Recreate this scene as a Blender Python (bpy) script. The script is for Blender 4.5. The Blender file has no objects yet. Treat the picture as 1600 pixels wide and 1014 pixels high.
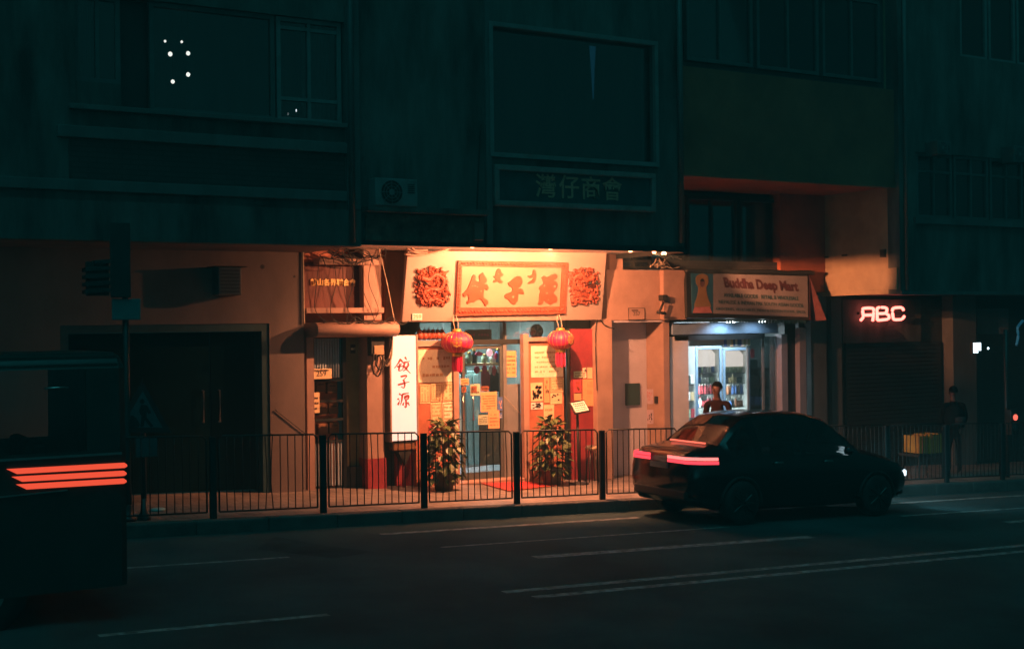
import bpy, math, random
from mathutils import Vector, Matrix
R = math.radians
random.seed(7)
scene = bpy.context.scene
col = scene.collection

# ------------------------------------------------------------------ camera
F = 2000.0; PSI = math.atan(2000/3450.0); RHO = 0.012; D = 19.4; SL = 0.038
cP, sP = math.cos(PSI), math.sin(PSI)
def ts(u, v):
    dx, dy = u-800, v-507
    return (dx-RHO*dy)/F, (-RHO*dx-dy)/F
def W0(u, v, Y):
    t, q = ts(u, v); dep = (Y+D)/(cP-t*sP)
    return dep*(sP+t*cP), dep*q
X0, _z = W0(735, 790, -2.6); H = -_z
def W(u, v, Y):                       # photo pixel -> (X, Z) on the plane y = Y
    x, z = W0(u, v, Y); return x, z+H
def gz(X): return -SL*(X-X0)          # height of the pavement (the street falls to the right)
def G(u, v, h=0.0):                   # photo pixel -> (X, Y) on the ground
    t, q = ts(u, v); dep = (-H+SL*X0+h)/(q+SL*(sP+t*cP))
    return dep*(sP+t*cP), dep*(cP-t*sP)-D
def WP(u, v, p0, n):                  # photo pixel -> point on any plane
    t, q = ts(u, v); d = Vector((sP+t*cP, cP-t*sP, q)); c = Vector((0, -D, H))
    k = (Vector(p0)-c).dot(n)/d.dot(n); return c+d*k
def rect(u0, v0, u1, v1, Y):
    a = W(u0, v0, Y); b = W(u0, v1, Y); c = W(u1, v0, Y); d = W(u1, v1, Y)
    return (a[0]+b[0])/2, (c[0]+d[0])/2, (b[1]+d[1])/2, (a[1]+c[1])/2

cam = bpy.data.cameras.new('camera'); co = bpy.data.objects.new('camera', cam); col.objects.link(co)
cam.sensor_width = 36; cam.lens = 45; cam.clip_end = 500
r_ = Vector((cP, -sP, 0)); u_ = Vector((0, 0, 1)); f_ = Vector((sP, cP, 0))
cx = (r_-RHO*u_).normalized(); cy = (u_+RHO*r_).normalized()
m = Matrix((cx, cy, -f_)).transposed().to_4x4(); m.translation = (0, -D, H)
co.matrix_world = m; scene.camera = co

# ------------------------------------------------------------------ light and exposure
NIGHT = 1.0
world = bpy.data.worlds.new('World'); scene.world = world; world.use_nodes = True
nt = world.node_tree; bg = nt.nodes['Background']
sky = nt.nodes.new('ShaderNodeTexSky'); sky.sky_type = 'NISHITA'; sky.sun_disc = False
sky.sun_elevation = R(3); sky.sun_rotation = R(210)
bw = nt.nodes.new('ShaderNodeRGBToBW'); nt.links.new(sky.outputs[0], bw.inputs[0])
tint = nt.nodes.new('ShaderNodeMix'); tint.data_type = 'RGBA'; tint.blend_type = 'MULTIPLY'; tint.inputs[0].default_value = 1
tint.inputs[7].default_value = (0.06, 0.60, 0.64, 1)
nt.links.new(bw.outputs[0], tint.inputs[6])
tcw = nt.nodes.new('ShaderNodeTexCoord'); sx_ = nt.nodes.new('ShaderNodeSeparateXYZ'); nt.links.new(tcw.outputs['Generated'], sx_.inputs[0])
mr_ = nt.nodes.new('ShaderNodeMapRange'); nt.links.new(sx_.outputs[2], mr_.inputs[0])
mr_.inputs[1].default_value = 0; mr_.inputs[2].default_value = 1; mr_.inputs[3].default_value = .55; mr_.inputs[4].default_value = 1.5
sc_ = nt.nodes.new('ShaderNodeVectorMath'); sc_.operation = 'SCALE'; nt.links.new(tint.outputs[2], sc_.inputs[0]); nt.links.new(mr_.outputs[0], sc_.inputs['Scale'])
nt.links.new(sc_.outputs[0], bg.inputs[0])
bg.inputs[1].default_value = 0.068*NIGHT
sd = bpy.data.lights.new('teal_fill_sun', 'SUN'); sd.energy = 0.33; sd.angle = R(40); sd.color = (0.07, 0.92, 1.0)  # added overhead fill, not a seen moon; brings teal light onto the road
so = bpy.data.objects.new('teal_fill_sun', sd); so.rotation_euler = (R(20), 0, R(-30)); col.objects.link(so)
scene.view_settings.view_transform = 'Standard'; scene.view_settings.look = 'None'
scene.view_settings.exposure = 0; scene.view_settings.gamma = 1
scene.cycles.use_denoising = True
scene.cycles.max_bounces = 8; scene.cycles.transparent_max_bounces = 16
scene.cycles.sample_clamp_indirect = 4

# ------------------------------------------------------------------ materials
def mat(name, c, rough=0.6, var=0.3, scale=3.0, bump=0.0, metal=0.0, stretch=(1, 1, 1), bscale=40, c2=None, spec=None, brick=None):
    m = bpy.data.materials.new(name); m.use_nodes = True
    n = m.node_tree.nodes; l = m.node_tree.links; b = n['Principled BSDF']
    b.inputs['Roughness'].default_value = rough; b.inputs['Metallic'].default_value = metal
    if spec is not None: b.inputs['Specular IOR Level'].default_value = spec
    tc = n.new('ShaderNodeTexCoord'); mp = n.new('ShaderNodeMapping'); mp.inputs['Scale'].default_value = stretch
    l.new(tc.outputs['Object'], mp.inputs[0])
    no = n.new('ShaderNodeTexNoise'); no.inputs['Scale'].default_value = scale; no.inputs['Detail'].default_value = 8
    no.inputs['Roughness'].default_value = 0.65; l.new(mp.outputs[0], no.inputs['Vector'])
    cr = n.new('ShaderNodeValToRGB'); cr.color_ramp.elements[0].position = 0.32; cr.color_ramp.elements[1].position = 0.68
    d = c2 if c2 else tuple(max(0, x*(1-var)) for x in c)
    e = c if c2 else tuple(min(1, x*(1+var*0.6)) for x in c)
    cr.color_ramp.elements[0].color = (*d, 1); cr.color_ramp.elements[1].color = (*e, 1)
    l.new(no.outputs[0], cr.inputs[0]); last = cr.outputs[0]; hgt = None
    if brick:
        bt = n.new('ShaderNodeTexBrick'); bt.inputs['Scale'].default_value = 1; bt.inputs['Brick Width'].default_value = brick[0]
        bt.inputs['Row Height'].default_value = brick[1]; bt.inputs['Mortar Size'].default_value = brick[2]
        bt.inputs['Color1'].default_value = (1, 1, 1, 1); bt.inputs['Color2'].default_value = (.78, .78, .78, 1); bt.inputs['Mortar'].default_value = (.45, .45, .45, 1)
        mv = n.new('ShaderNodeMapping'); l.new(tc.outputs['Object'], mv.inputs[0])
        if brick[3] == 'wall': mv.inputs['Rotation'].default_value = (R(90), 0, 0)
        l.new(mv.outputs[0], bt.inputs['Vector'])
        mx = n.new('ShaderNodeMix'); mx.data_type = 'RGBA'; mx.blend_type = 'MULTIPLY'; mx.inputs[0].default_value = 1
        l.new(last, mx.inputs[6]); l.new(bt.outputs[0], mx.inputs[7]); last = mx.outputs[2]; hgt = bt.outputs[0]
    l.new(last, b.inputs['Base Color'])
    if bump > 0 or hgt:
        bp = n.new('ShaderNodeBump'); bp.inputs['Strength'].default_value = bump if bump > 0 else 0.4; bp.inputs['Distance'].default_value = 0.01
        if hgt: l.new(hgt, bp.inputs['Height'])
        else:
            n2 = n.new('ShaderNodeTexNoise'); n2.inputs['Scale'].default_value = bscale; n2.inputs['Detail'].default_value = 5
            l.new(tc.outputs['Object'], n2.inputs['Vector']); l.new(n2.outputs[0], bp.inputs['Height'])
        l.new(bp.outputs[0], b.inputs['Normal'])
    return m
def emit(name, c, s):
    m = bpy.data.materials.new(name); m.use_nodes = True; b = m.node_tree.nodes['Principled BSDF']
    b.inputs['Base Color'].default_value = (*[min(.8, x*.6) for x in c], 1); b.inputs['Emission Color'].default_value = (*c, 1)
    b.inputs['Emission Strength'].default_value = s; b.inputs['Roughness'].default_value = 0.4
    return m
def glass(name, tintc=(.9, .95, .95), gl=0.12, rough=0.03):
    m = bpy.data.materials.new(name); m.use_nodes = True; n = m.node_tree.nodes; l = m.node_tree.links
    n.remove(n['Principled BSDF']); t = n.new('ShaderNodeBsdfTransparent'); t.inputs[0].default_value = (*tintc, 1)
    g = n.new('ShaderNodeBsdfGlossy'); g.inputs['Roughness'].default_value = rough
    fr = n.new('ShaderNodeFresnel'); fr.inputs[0].default_value = 1.5
    ad = n.new('ShaderNodeMath'); ad.operation = 'MULTIPLY_ADD'; ad.inputs[1].default_value = 1.0; ad.inputs[2].default_value = gl-0.04; ad.use_clamp = True
    l.new(fr.outputs[0], ad.inputs[0])
    x = n.new('ShaderNodeMixShader'); l.new(ad.outputs[0], x.inputs[0]); l.new(t.outputs[0], x.inputs[1]); l.new(g.outputs[0], x.inputs[2])
    l.new(x.outputs[0], n['Material Output'].inputs[0]); return m

M = {}
M['asphalt'] = mat('asphalt', (.040, .068, .070), .9, .5, .55, .7, bscale=130, spec=.12)
M['iron'] = mat('cast_iron', (.022, .034, .035), .95, .4, 20, .4, spec=.05)
M['paint'] = mat('road_paint', (.24, .27, .26), .8, .8, 9, spec=.15)
M['paving'] = mat('paving', (.23, .19, .165), .6, .45, 2.2, 0, brick=(.30, .30, .012, 'floor'))
M['kerb'] = mat('kerb_stone', (.075, .075, .07), .8, .4, 4, .4)
M['plaster'] = mat('cream_plaster', (.165, .13, .115), .8, .28, 1.6, .25, stretch=(1, 1, .5))
M['orange_wall'] = mat('painted_column', (.37, .235, .185), .65, .22, 2.5, .2)
M['concrete'] = mat('dirty_concrete', (.085, .088, .082), .85, .8, 2.2, .6, stretch=(1, 1, .22))
M['concrete_pale'] = mat('pale_concrete', (.105, .11, .108), .85, .35, 2.0, .4, stretch=(1, 1, .35))
M['patchy'] = mat('peeling_beam', (.17, .15, .12), .9, .5, 5, .8, c2=(.03, .03, .028), bscale=18)
M['tile'] = mat('small_wall_tile', (.05, .05, .048), .5, .3, 3, .3, brick=(.12, .06, .006, 'wall'))
M['tile_red'] = mat('brown_tile_band', (.055, .035, .032), .5, .3, 3, .3, brick=(.22, .07, .008, 'wall'))
M['ochre'] = mat('ochre_panel', (.30, .085, .042), .8, .35, 1.4, .3)
M['side_wall'] = mat('tan_side_wall', (.34, .25, .16), .85, .3, 1.7, .3)
M['dark'] = mat('dark_paint', (.018, .022, .022), .45, .3, 3)
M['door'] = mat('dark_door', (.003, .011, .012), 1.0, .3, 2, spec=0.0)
M['steel'] = mat('steel', (.45, .45, .45), .3, .2, 6, metal=1)
M['frame_teal'] = mat('window_frame', (.075, .09, .09), .5, .25, 5)
M['frame_grey'] = mat('grey_frame', (.16, .175, .175), .5, .25, 5)
M['darkglass'] = glass('dark_window_glass', (.6, .66, .66), .10)
M['glass'] = glass('shop_glass', (.88, .94, .93), .08)
M['busglass'] = glass('bus_glass', (.9, .93, .93), .06)
M['carglass'] = glass('car_glass', (.55, .6, .6), .10)
M['black'] = mat('black_rubber', (.012, .012, .012), .7, .3, 8)
M['rail'] = mat('railing_paint', (.012, .018, .018), .6, .4, 9, spec=.25)
M['sign_board'] = mat('sign_board', (.285, .22, .19), .5, .07, 1.2)
M['sign_inner'] = mat('sign_inner', (.27, .185, .125), .5, .05, 2)
M['sign_red'] = mat('sign_red_letters', (.26, .046, .018), .5, .15, 9)
M['carved'] = mat('carved_red', (.29, .056, .024), .55, .45, 16, 1.0, bscale=45)
M['red'] = mat('red_silk', (.58, .012, .09), .55, .2, 8)
M['gold'] = mat('gold', (.75, .42, .10), .35, .2, 8, metal=.6)
M['maroon'] = mat('maroon_wall', (.30, .035, .045), .55, .3, 4, .2)
M['rust'] = mat('brick_red_panel', (.46, .15, .08), .6, .3, 3, .2)
M['leaf'] = mat('leaf', (.075, .11, .035), .45, .5, 14)
M['soil'] = mat('soil', (.03, .02, .015), .9, .4, 20)
M['pot'] = mat('clay_pot', (.05, .035, .03), .6, .4, 6)
M['wood'] = mat('wood', (.22, .10, .045), .6, .4, 4, .3, stretch=(1, 1, .2))
M['grey_panel'] = mat('grey_lilac_wall', (.50, .48, .54), .7, .15, 2, .15)
M['olive'] = mat('olive_wall', (.24, .18, .08), .7, .3, 2.5, .2)
M['corr'] = mat('corrugated_blue', (.34, .42, .46), .5, .25, 4)
M['whitewall'] = mat('white_wall', (.62, .60, .58), .6, .12, 4, .1)
M['white'] = mat('white_plastic', (.72, .72, .70), .4, .08, 5)
M['tealpaint'] = mat('teal_board', (.02, .06, .065), .5, .3, 5)
M['bluebox'] = mat('blue_shutter_box', (.20, .30, .42), .45, .25, 3)
M['carpaint'] = mat('car_paint', (.008, .012, .013), .13, .2, 2)
M['busbody'] = mat('bus_paint', (.02, .03, .028), .35, .3, 2)
M['cable'] = mat('cable', (.015, .013, .012), .6, .3, 9)
M['cable_pale'] = mat('pale_cable', (.45, .36, .26), .6, .3, 9)
M['skin'] = mat('skin', (.12, .06, .05), .5, .15, 9)
M['hair'] = mat('hair', (.006, .006, .006), .95, .3, 30, spec=.05)
M['coat_brown'] = mat('brown_jacket', (.022, .010, .008), .95, .3, 12, spec=.05)
M['trouser'] = mat('dark_trousers', (.02, .022, .026), .85, .3, 12)
M['coat_dark'] = mat('dark_coat', (.008, .010, .011), .95, .3, 12, spec=.05)
M['yellow'] = mat('yellow_plastic', (.42, .25, .04), .5, .3, 6)
PAPER = {'cream': (.82, .74, .54), 'tan': (.80, .60, .34), 'orange': (.78, .40, .18), 'pink': (.62, .07, .09), 'white': (.78, .76, .70),
         'green': (.42, .52, .36), 'blue': (.08, .16, .42), 'brown': (.24, .08, .035), 'black': (.03, .03, .03), 'lilac': (.45, .36, .42)}
for k, v in PAPER.items(): M['p_'+k] = mat('paper_'+k, v, .7, .12, 9)
M['ink'] = mat('print_ink', (.05, .03, .025), .7, .3, 9)
M['ink_red'] = mat('print_red', (.5, .10, .05), .7, .2, 9)
M['ink_tan'] = mat('print_tan', (.55, .33, .16), .7, .2, 9)

# ------------------------------------------------------------------ mesh builder
LOC = {}
class MB:
    def __init__(s): s.v = []; s.f = []; s.k = []
    def add(s, vs, fs, k=0):
        o = len(s.v); s.v += [tuple(x) for x in vs]; s.f += [tuple(i+o for i in f) for f in fs]; s.k += [k]*len(fs); return s
    def box(s, x0, x1, y0, y1, z0, z1, k=0):
        return s.add([(x0, y0, z0), (x1, y0, z0), (x1, y1, z0), (x0, y1, z0), (x0, y0, z1), (x1, y0, z1), (x1, y1, z1), (x0, y1, z1)],
                     [(0, 3, 2, 1), (4, 5, 6, 7), (0, 1, 5, 4), (1, 2, 6, 5), (2, 3, 7, 6), (3, 0, 4, 7)], k)
    def sbox(s, x0, x1, y0, y1, h0, h1, k=0):         # a box that follows the slope of the street
        a, b = gz(x0), gz(x1)
        return s.add([(x0, y0, a+h0), (x1, y0, b+h0), (x1, y1, b+h0), (x0, y1, a+h0), (x0, y0, a+h1), (x1, y0, b+h1), (x1, y1, b+h1), (x0, y1, a+h1)],
                     [(0, 3, 2, 1), (4, 5, 6, 7), (0, 1, 5, 4), (1, 2, 6, 5), (2, 3, 7, 6), (3, 0, 4, 7)], k)
    def wbox(s, x0, x1, y0, y1, z1, h0=0.0, k=0):     # wall: level top, foot on the sloping pavement
        a, b = gz(x0)+h0, gz(x1)+h0
        return s.add([(x0, y0, a), (x1, y0, b), (x1, y1, b), (x0, y1, a), (x0, y0, z1), (x1, y0, z1), (x1, y1, z1), (x0, y1, z1)],
                     [(0, 3, 2, 1), (4, 5, 6, 7), (0, 1, 5, 4), (1, 2, 6, 5), (2, 3, 7, 6), (3, 0, 4, 7)], k)
    def rbox(s, c, size, rot, k=0):
        h = [x/2 for x in size]; q = []
        for z in (-1, 1):
            for a, b in ((-1, -1), (1, -1), (1, 1), (-1, 1)): q.append(Vector(c)+rot @ Vector((a*h[0], b*h[1], z*h[2])))
        return s.add(q, [(0, 3, 2, 1), (4, 5, 6, 7), (0, 1, 5, 4), (1, 2, 6, 5), (2, 3, 7, 6), (3, 0, 4, 7)], k)
    def tube(s, pts, r, n=8, k=0, cap=True):
        pts = [Vector(p) for p in pts]; rs = r if isinstance(r, (list, tuple)) else [r]*len(pts); vs = []; fs = []; ref = None
        for i, p in enumerate(pts):
            d = (pts[min(i+1, len(pts)-1)]-pts[max(i-1, 0)])
            d = d.normalized() if d.length > 1e-9 else Vector((0, 0, 1))
            if ref is None: ref = Vector((0, 0, 1)) if abs(d.z) < .9 else Vector((1, 0, 0))
            a = d.cross(ref)
            if a.length < 1e-6: a = d.cross(Vector((0, 1, 0.3)))
            a.normalize(); b = d.cross(a); ref = -b if False else ref
            for j in range(n):
                t = 2*math.pi*j/n; vs.append(p+(a*math.cos(t)+b*math.sin(t))*rs[i])
        for i in range(len(pts)-1):
            for j in range(n): fs.append((i*n+j, i*n+(j+1) % n, (i+1)*n+(j+1) % n, (i+1)*n+j))
        if cap: fs += [tuple(range(n-1, -1, -1)), tuple((len(pts)-1)*n+j for j in range(n))]
        return s.add(vs, fs, k)
    def lathe(s, prof, c, n=24, k=0, fn=None):
        vs = []; fs = []
        for i, (r, z) in enumerate(prof):
            for j in range(n):
                t = 2*math.pi*j/n; rr = r*(fn(t, i) if fn else 1); vs.append((c[0]+rr*math.cos(t), c[1]+rr*math.sin(t), c[2]+z))
        for i in range(len(prof)-1):
            for j in range(n): fs.append((i*n+j, i*n+(j+1) % n, (i+1)*n+(j+1) % n, (i+1)*n+j))
        fs += [tuple(range(n-1, -1, -1)), tuple((len(prof)-1)*n+j for j in range(n))]
        return s.add(vs, fs, k)
    def prism(s, front, off, k=0):                     # outline (3-D points) extruded by a vector
        n = len(front); off = Vector(off); vs = [Vector(p) for p in front]+[Vector(p)+off for p in front]
        fs = [tuple(range(n)), tuple(range(2*n-1, n-1, -1))]+[(i, i+n, (i+1) % n+n, (i+1) % n) for i in range(n)]
        return s.add(vs, fs, k)
    def build(s, name, mats, parent=None, smooth=False, bevel=0, local=False):
        me = bpy.data.meshes.new(name); o = bpy.data.objects.new(name, me)
        off = Vector((0, 0, 0))
        if parent is not None and not local:
            off = LOC.get(parent.name, Vector((0, 0, 0)))
        me.from_pydata([tuple(Vector(p)-off) for p in s.v], [], s.f)
        for x in (mats if isinstance(mats, (list, tuple)) else [mats]): me.materials.append(x)
        for p, k in zip(me.polygons, s.k): p.material_index = k; p.use_smooth = smooth
        me.validate(); me.update()
        import bmesh
        bm = bmesh.new(); bm.from_mesh(me); bmesh.ops.recalc_face_normals(bm, faces=bm.faces); bm.to_mesh(me); bm.free()
        col.objects.link(o)
        if parent is not None: o.parent = parent; LOC[o.name] = off
        if bevel:
            b = o.modifiers.new('Bevel', 'BEVEL'); b.width = bevel; b.segments = 2; b.limit_method = 'ANGLE'; b.angle_limit = R(40)
        return o
def tag(o, label=None, cat=None, group=None, kind=None):
    if label: o['label'] = label
    if cat: o['category'] = cat
    if group: o['group'] = group
    if kind: o['kind'] = kind
    return o
def thing(name, label, cat, loc, group=None, rot=None):
    o = bpy.data.objects.new(name, None); o.empty_display_size = .1; o.location = loc; col.objects.link(o)
    if rot: o.rotation_euler = rot
    LOC[o.name] = Vector(loc); return tag(o, label, cat, group)
def dup(root, loc, label=None, cat=None):
    r = root.copy(); col.objects.link(r); r.location = loc
    if label: r['label'] = label
    for ch in list(root.children):
        c = ch.copy(); col.objects.link(c); c.parent = r
        for g in list(ch.children):
            d = g.copy(); col.objects.link(d); d.parent = c
    return r
def struct(o): o['kind'] = 'structure'; return o
def text_mb(body, size, origin, ex, ey, depth, align='CENTER', bold=0.0, sx=1.0, mb=None, k=0, space=1.0):
    """letters as real extruded geometry, laid out at origin along ex (right) / ey (up)"""
    c = bpy.data.curves.new('tmp_text', 'FONT'); c.body = body; c.size = size; c.align_x = align; c.align_y = 'CENTER'
    c.offset = bold; c.extrude = depth/2; c.space_character = space; c.resolution_u = 3
    o = bpy.data.objects.new('tmp_text', c); col.objects.link(o)
    me = bpy.data.meshes.new_from_object(o.evaluated_get(bpy.context.evaluated_depsgraph_get()))
    ex = Vector(ex).normalized(); ey = Vector(ey).normalized(); ez = ex.cross(ey)
    mb = mb or MB()
    mb.add([Vector(origin)+ex*v.co.x*sx+ey*v.co.y+ez*(v.co.z+depth/2) for v in me.vertices], [tuple(p.vertices) for p in me.polygons], k)
    bpy.data.objects.remove(o); bpy.data.curves.remove(c); bpy.data.meshes.remove(me); return mb
def smooth_poly(p, n=3):
    q = []; L = len(p)
    for i in range(L):
        a, b, c, d = (Vector(p[(i+j-1) % L]) for j in range(4))
        for s in range(n):
            t = s/n; q.append(.5*((2*b)+(c-a)*t+(2*a-5*b+4*c-d)*t*t+(3*b-a-3*c+d)*t**3))
    return q
def smooth_line(p, n=5):
    p = [Vector(x) for x in p]; q = []
    for i in range(len(p)-1):
        a = p[max(i-1, 0)]; b = p[i]; c = p[i+1]; d = p[min(i+2, len(p)-1)]
        for s in range(n):
            t = s/n; q.append(.5*((2*b)+(c-a)*t+(2*a-5*b+4*c-d)*t*t+(3*b-a-3*c+d)*t**3))
    return q+[p[-1]]
EX, EZ = (1, 0, 0), (0, 0, 1)

# ================================================================== SETTING
XL, XR = -14.0, 44.0
struct(MB().sbox(-15, 60, -70, -2.78, -.60, -.18).build('road', M['asphalt']))
struct(MB().sbox(XL, 60, -2.62, 12, -.5, 0).build('pavement', M['paving']))
kb = MB(); x = XL
while x < 60:
    kb.sbox(x, x+.985, -2.80, -2.625, -.4, .002+random.uniform(-.003, .003)); x += .99
struct(kb.build('kerb', M['kerb'], bevel=.02))
def mark(x0, x1, y, w, skew=.0):
    a, b = gz(x0)-.176, gz(x1)-.176
    return MB().add([(x0, y-w/2, a), (x1, y-w/2+skew, b), (x1, y+w/2+skew, b), (x0, y+w/2, a)], [(0, 1, 2, 3)])
for (x0, x1, y, w, s) in [(7.06, 11.4, -3.64, .13, .14), (7.3, 12.05, -4.95, .07, .1), (3.0, 5.3, -4.93, .09, 0), (8.0, 12.5, -6.08, .19, 0),
                          (6.55, 30, -7.86, .13, .1), (6.7, 30, -8.22, .13, .1), (2.4, 4.5, -8.15, .1, 0), (16.5, 24, -3.6, .12, .05), (15.5, 22, -4.9, .09, 0), (16.5, 21, -6.08, .17, 0)]:
    struct(mark(x0, x1, y, w, s).build('road_marking', M['paint']))
# a long repair patch in the asphalt and a manhole cover
pa = [G(430, 838, -.18), G(505, 852, -.18), G(585, 862, -.18), G(520, 872, -.18), G(400, 858, -.18)]
M['asphalt2'] = mat('asphalt_patch', (.028, .048, .050), .95, .5, 2, .6, bscale=120, spec=.08)
def manhole(u, v, rx):
    a, b = G(u, v, -.18); m_ = MB(); m_.prism([(a+rx*math.cos(k*.2618), b+rx*math.sin(k*.2618), gz(a+rx*math.cos(k*.2618))-.174) for k in range(24)], (0, 0, -.02)); struct(m_.build('manhole_cover', M['iron']))
struct(MB().add([(p[0], p[1], gz(p[0])-.177) for p in pa], [(0, 1, 2, 3, 4)]).build('road_patch', M['asphalt2']))

ZT = 9.5                                      # top of everything built (above the frame)
OV = -2.0                                     # front plane of the overhanging upper floors
def wz(u, v, Y): return W(u, v, Y)[1]
def wx(u, v, Y): return W(u, v, Y)[0]

# ------------------------------------------------------------------ building on the left
xc = wx(540, 200, OV); xL1 = wx(562, 330, OV); zs = 3.86
LB = thing('concrete_building', 'dark concrete tenement on the left with tall upper windows over a plain plaster ground floor', 'building', (2, 0, gz(2)))
xw0, xw1 = wx(118, 100, OV), wx(532, 100, OV)
zsill = wz(390, 184, OV); zb1 = wz(320, 229, OV); zb2 = wz(320, 290, OV); zb3 = wz(320, 320, OV)
xa, xb = wx(245, 100, OV), wx(432, 100, OV)
M_ = MB()
M_.box(XL, xw0, OV, OV+.3, zb3, ZT); M_.box(xw0, xc, OV, OV+.3, zb3, zsill)
zhead = wz(300, 8, OV); M_.box(xw0, xc, OV, OV+.3, zhead, ZT)
M_.build('upper_wall', M['concrete'], LB)
MB().box(xw0-.1, xc-.02, OV-.02, OV, zb2, zb1).build('tile_band', M['tile_red'], LB)
lg = MB(); lg.box(xw0-.25, xc-.02, OV-.10, OV, zb1+.004, zb1+.16); lg.box(XL, xc-.02, OV-.09, OV, zb2-.15, zb2-.004)
lg.box(xw0-.1, xc-.02, OV-.13, OV, zsill-.07, zsill)
lg.build('ledge', M['concrete_pale'], LB, bevel=.01)
MB().box(XL, xL1+.0, OV-.05, OV+.3, zs, zb3-.003).build('fascia', M['concrete'], LB)
MB().box(xc, xL1, OV-.06, OV+.3, zb3, ZT).build('corner_column', M['concrete_pale'], LB, bevel=.01)
MB().box(XL, xL1, OV+.3, .3, zs+.02, zs+.25).build('soffit', M['plaster'], LB)
# wedge-shaped beam under the soffit
# upper windows
def window(parent, x0, x1, y, z0, z1, nx, rails=(), fm=None, pane=None, fw=.06):
    f = MB(); fm = fm or M['frame_teal']; pane = pane or M['darkglass']
    f.box(x0, x0+fw, y-.05, y+.05, z0, z1); f.box(x1-fw, x1, y-.05, y+.05, z0, z1)
    f.box(x0+fw, x1-fw, y-.05, y+.05, z0, z0+fw); f.box(x0+fw, x1-fw, y-.05, y+.05, z1-fw, z1)
    for i in range(1, nx):
        xm = x0+(x1-x0)*i/nx; f.box(xm-fw*.4, xm+fw*.4, y-.045, y+.045, z0+fw, z1-fw)
    for zr in rails: f.box(x0+fw, x1-fw, y-.04, y+.04, zr-.025, zr+.025)
    o = f.build('window', fm, parent)
    MB().box(x0+fw, x1-fw, y-.006, y+.006, z0+fw, z1-fw).build('pane', pane, o)
    return o
xm1 = wx(190, 80, OV); xm2 = wx(236, 80, OV)
window(LB, xw0, xm1, OV+.12, wz(150, 128, OV), zhead, 2)
window(LB, xm2, xb, OV+.12, zsill, zhead, 1)
window(LB, xb+.03, xc-.03, OV+.12, zsill, zhead, 2, (wz(480, 155, OV), wz(480, 45, OV)), M['frame_grey'])
MB().box(xw0, xm1, OV+.05, OV+.2, zsill, wz(150, 128, OV)).build('window_panel', M['concrete'], LB)
MB().box(xm1, xm2, OV+.22, OV+.25, zsill, zhead).build('shutter', M['dark'], LB)
MB().box(xw0-.5, xL1, 1.2, 1.3, zs+.3, ZT).build('inner_wall', M['concrete'], LB)
# bulbs of the lamp hanging behind the big pane
E_BULB = emit('bulb', (1, .86, .80), 3.5)
for i, (u, v, r) in enumerate([(258, 65, .018), (284, 66, .018), (266, 85, .032), (294, 84, .03), (294, 117, .03), (270, 128, .028)]):
    X, Z = W(u, v, OV+.7)
    t = thing('pendant_bulb', ['small dim bulb, upper left of the six behind the big left window', 'small dim bulb, upper right of the six behind the big left window', 'round bright bulb, left of the middle pair behind the big left window', 'round bright bulb, right of the middle pair behind the big left window', 'round bright bulb, lower right of the six behind the big left window', 'lowest bulb of the six behind the big left window'][i], 'light bulb', (X, OV+.7, Z), 'bulbs behind the upper left window')
    MB().lathe([(r*.3, -r), (r*.8, -r*.6), (r, 0), (r*.8, r*.6), (r*.3, r)], (X, OV+.7, Z), 12).build('bulb', E_BULB, t, True)
    MB().tube([(X, OV+.7, Z+r), (X, OV+.7, zhead+.3)], .004, 6).build('cord', M['cable'], t)
X, Z = W(461, 174, OV-.0)
b = thing('indicator_light', 'tiny white light low in the narrow right-hand window of the left building', 'light', (X, OV+.05, Z))
MB().lathe([(.004, -.018), (.008, -.01), (.008, .01), (.004, .018)], (X, OV-.05, Z), 8).build('lens', emit('indicator', (.8, .95, 1), 1.2), b, True)
# ground floor wall with the wide dark door
xd0, xd1 = wx(95, 620, 0), wx(422, 620, 0); zd = wz(260, 507, 0)
xe = wx(476, 600, 0)
w = MB(); w.wbox(XL, xd0, 0, .3, zs+.02); w.wbox(xd1, xe, 0, .3, zs+.02); w.box(xd0, xd1, 0, .3, zd, zs+.02)
w.build('ground_floor_wall', M['plaster'], LB)
dj = MB(); dj.wbox(xd1-.12, xd1, .02, .45, zd); dj.wbox(xd0, xd0+.12, .02, .45, zd); dj.box(xd0+.12, xd1-.12, .02, .45, zd-.12, zd)
dj.build('door_frame', M['tealpaint'], LB)
xmid = (wx(318, 640, .4)+wx(338, 640, .4))/2
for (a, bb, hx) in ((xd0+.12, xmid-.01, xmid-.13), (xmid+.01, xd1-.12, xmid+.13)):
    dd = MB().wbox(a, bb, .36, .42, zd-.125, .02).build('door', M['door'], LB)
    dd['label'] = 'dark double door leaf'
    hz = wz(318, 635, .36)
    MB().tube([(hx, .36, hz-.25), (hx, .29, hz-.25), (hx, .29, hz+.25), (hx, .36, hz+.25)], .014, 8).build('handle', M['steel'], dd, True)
for (u, v, r) in [(410, 417, .035), (460, 432, .018)]:
    X, Z = W(u, v, 0); MB().tube([(X, -.004, Z), (X, .02, Z)], r, 12).build('wall_hole', M['black'], LB)

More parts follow.
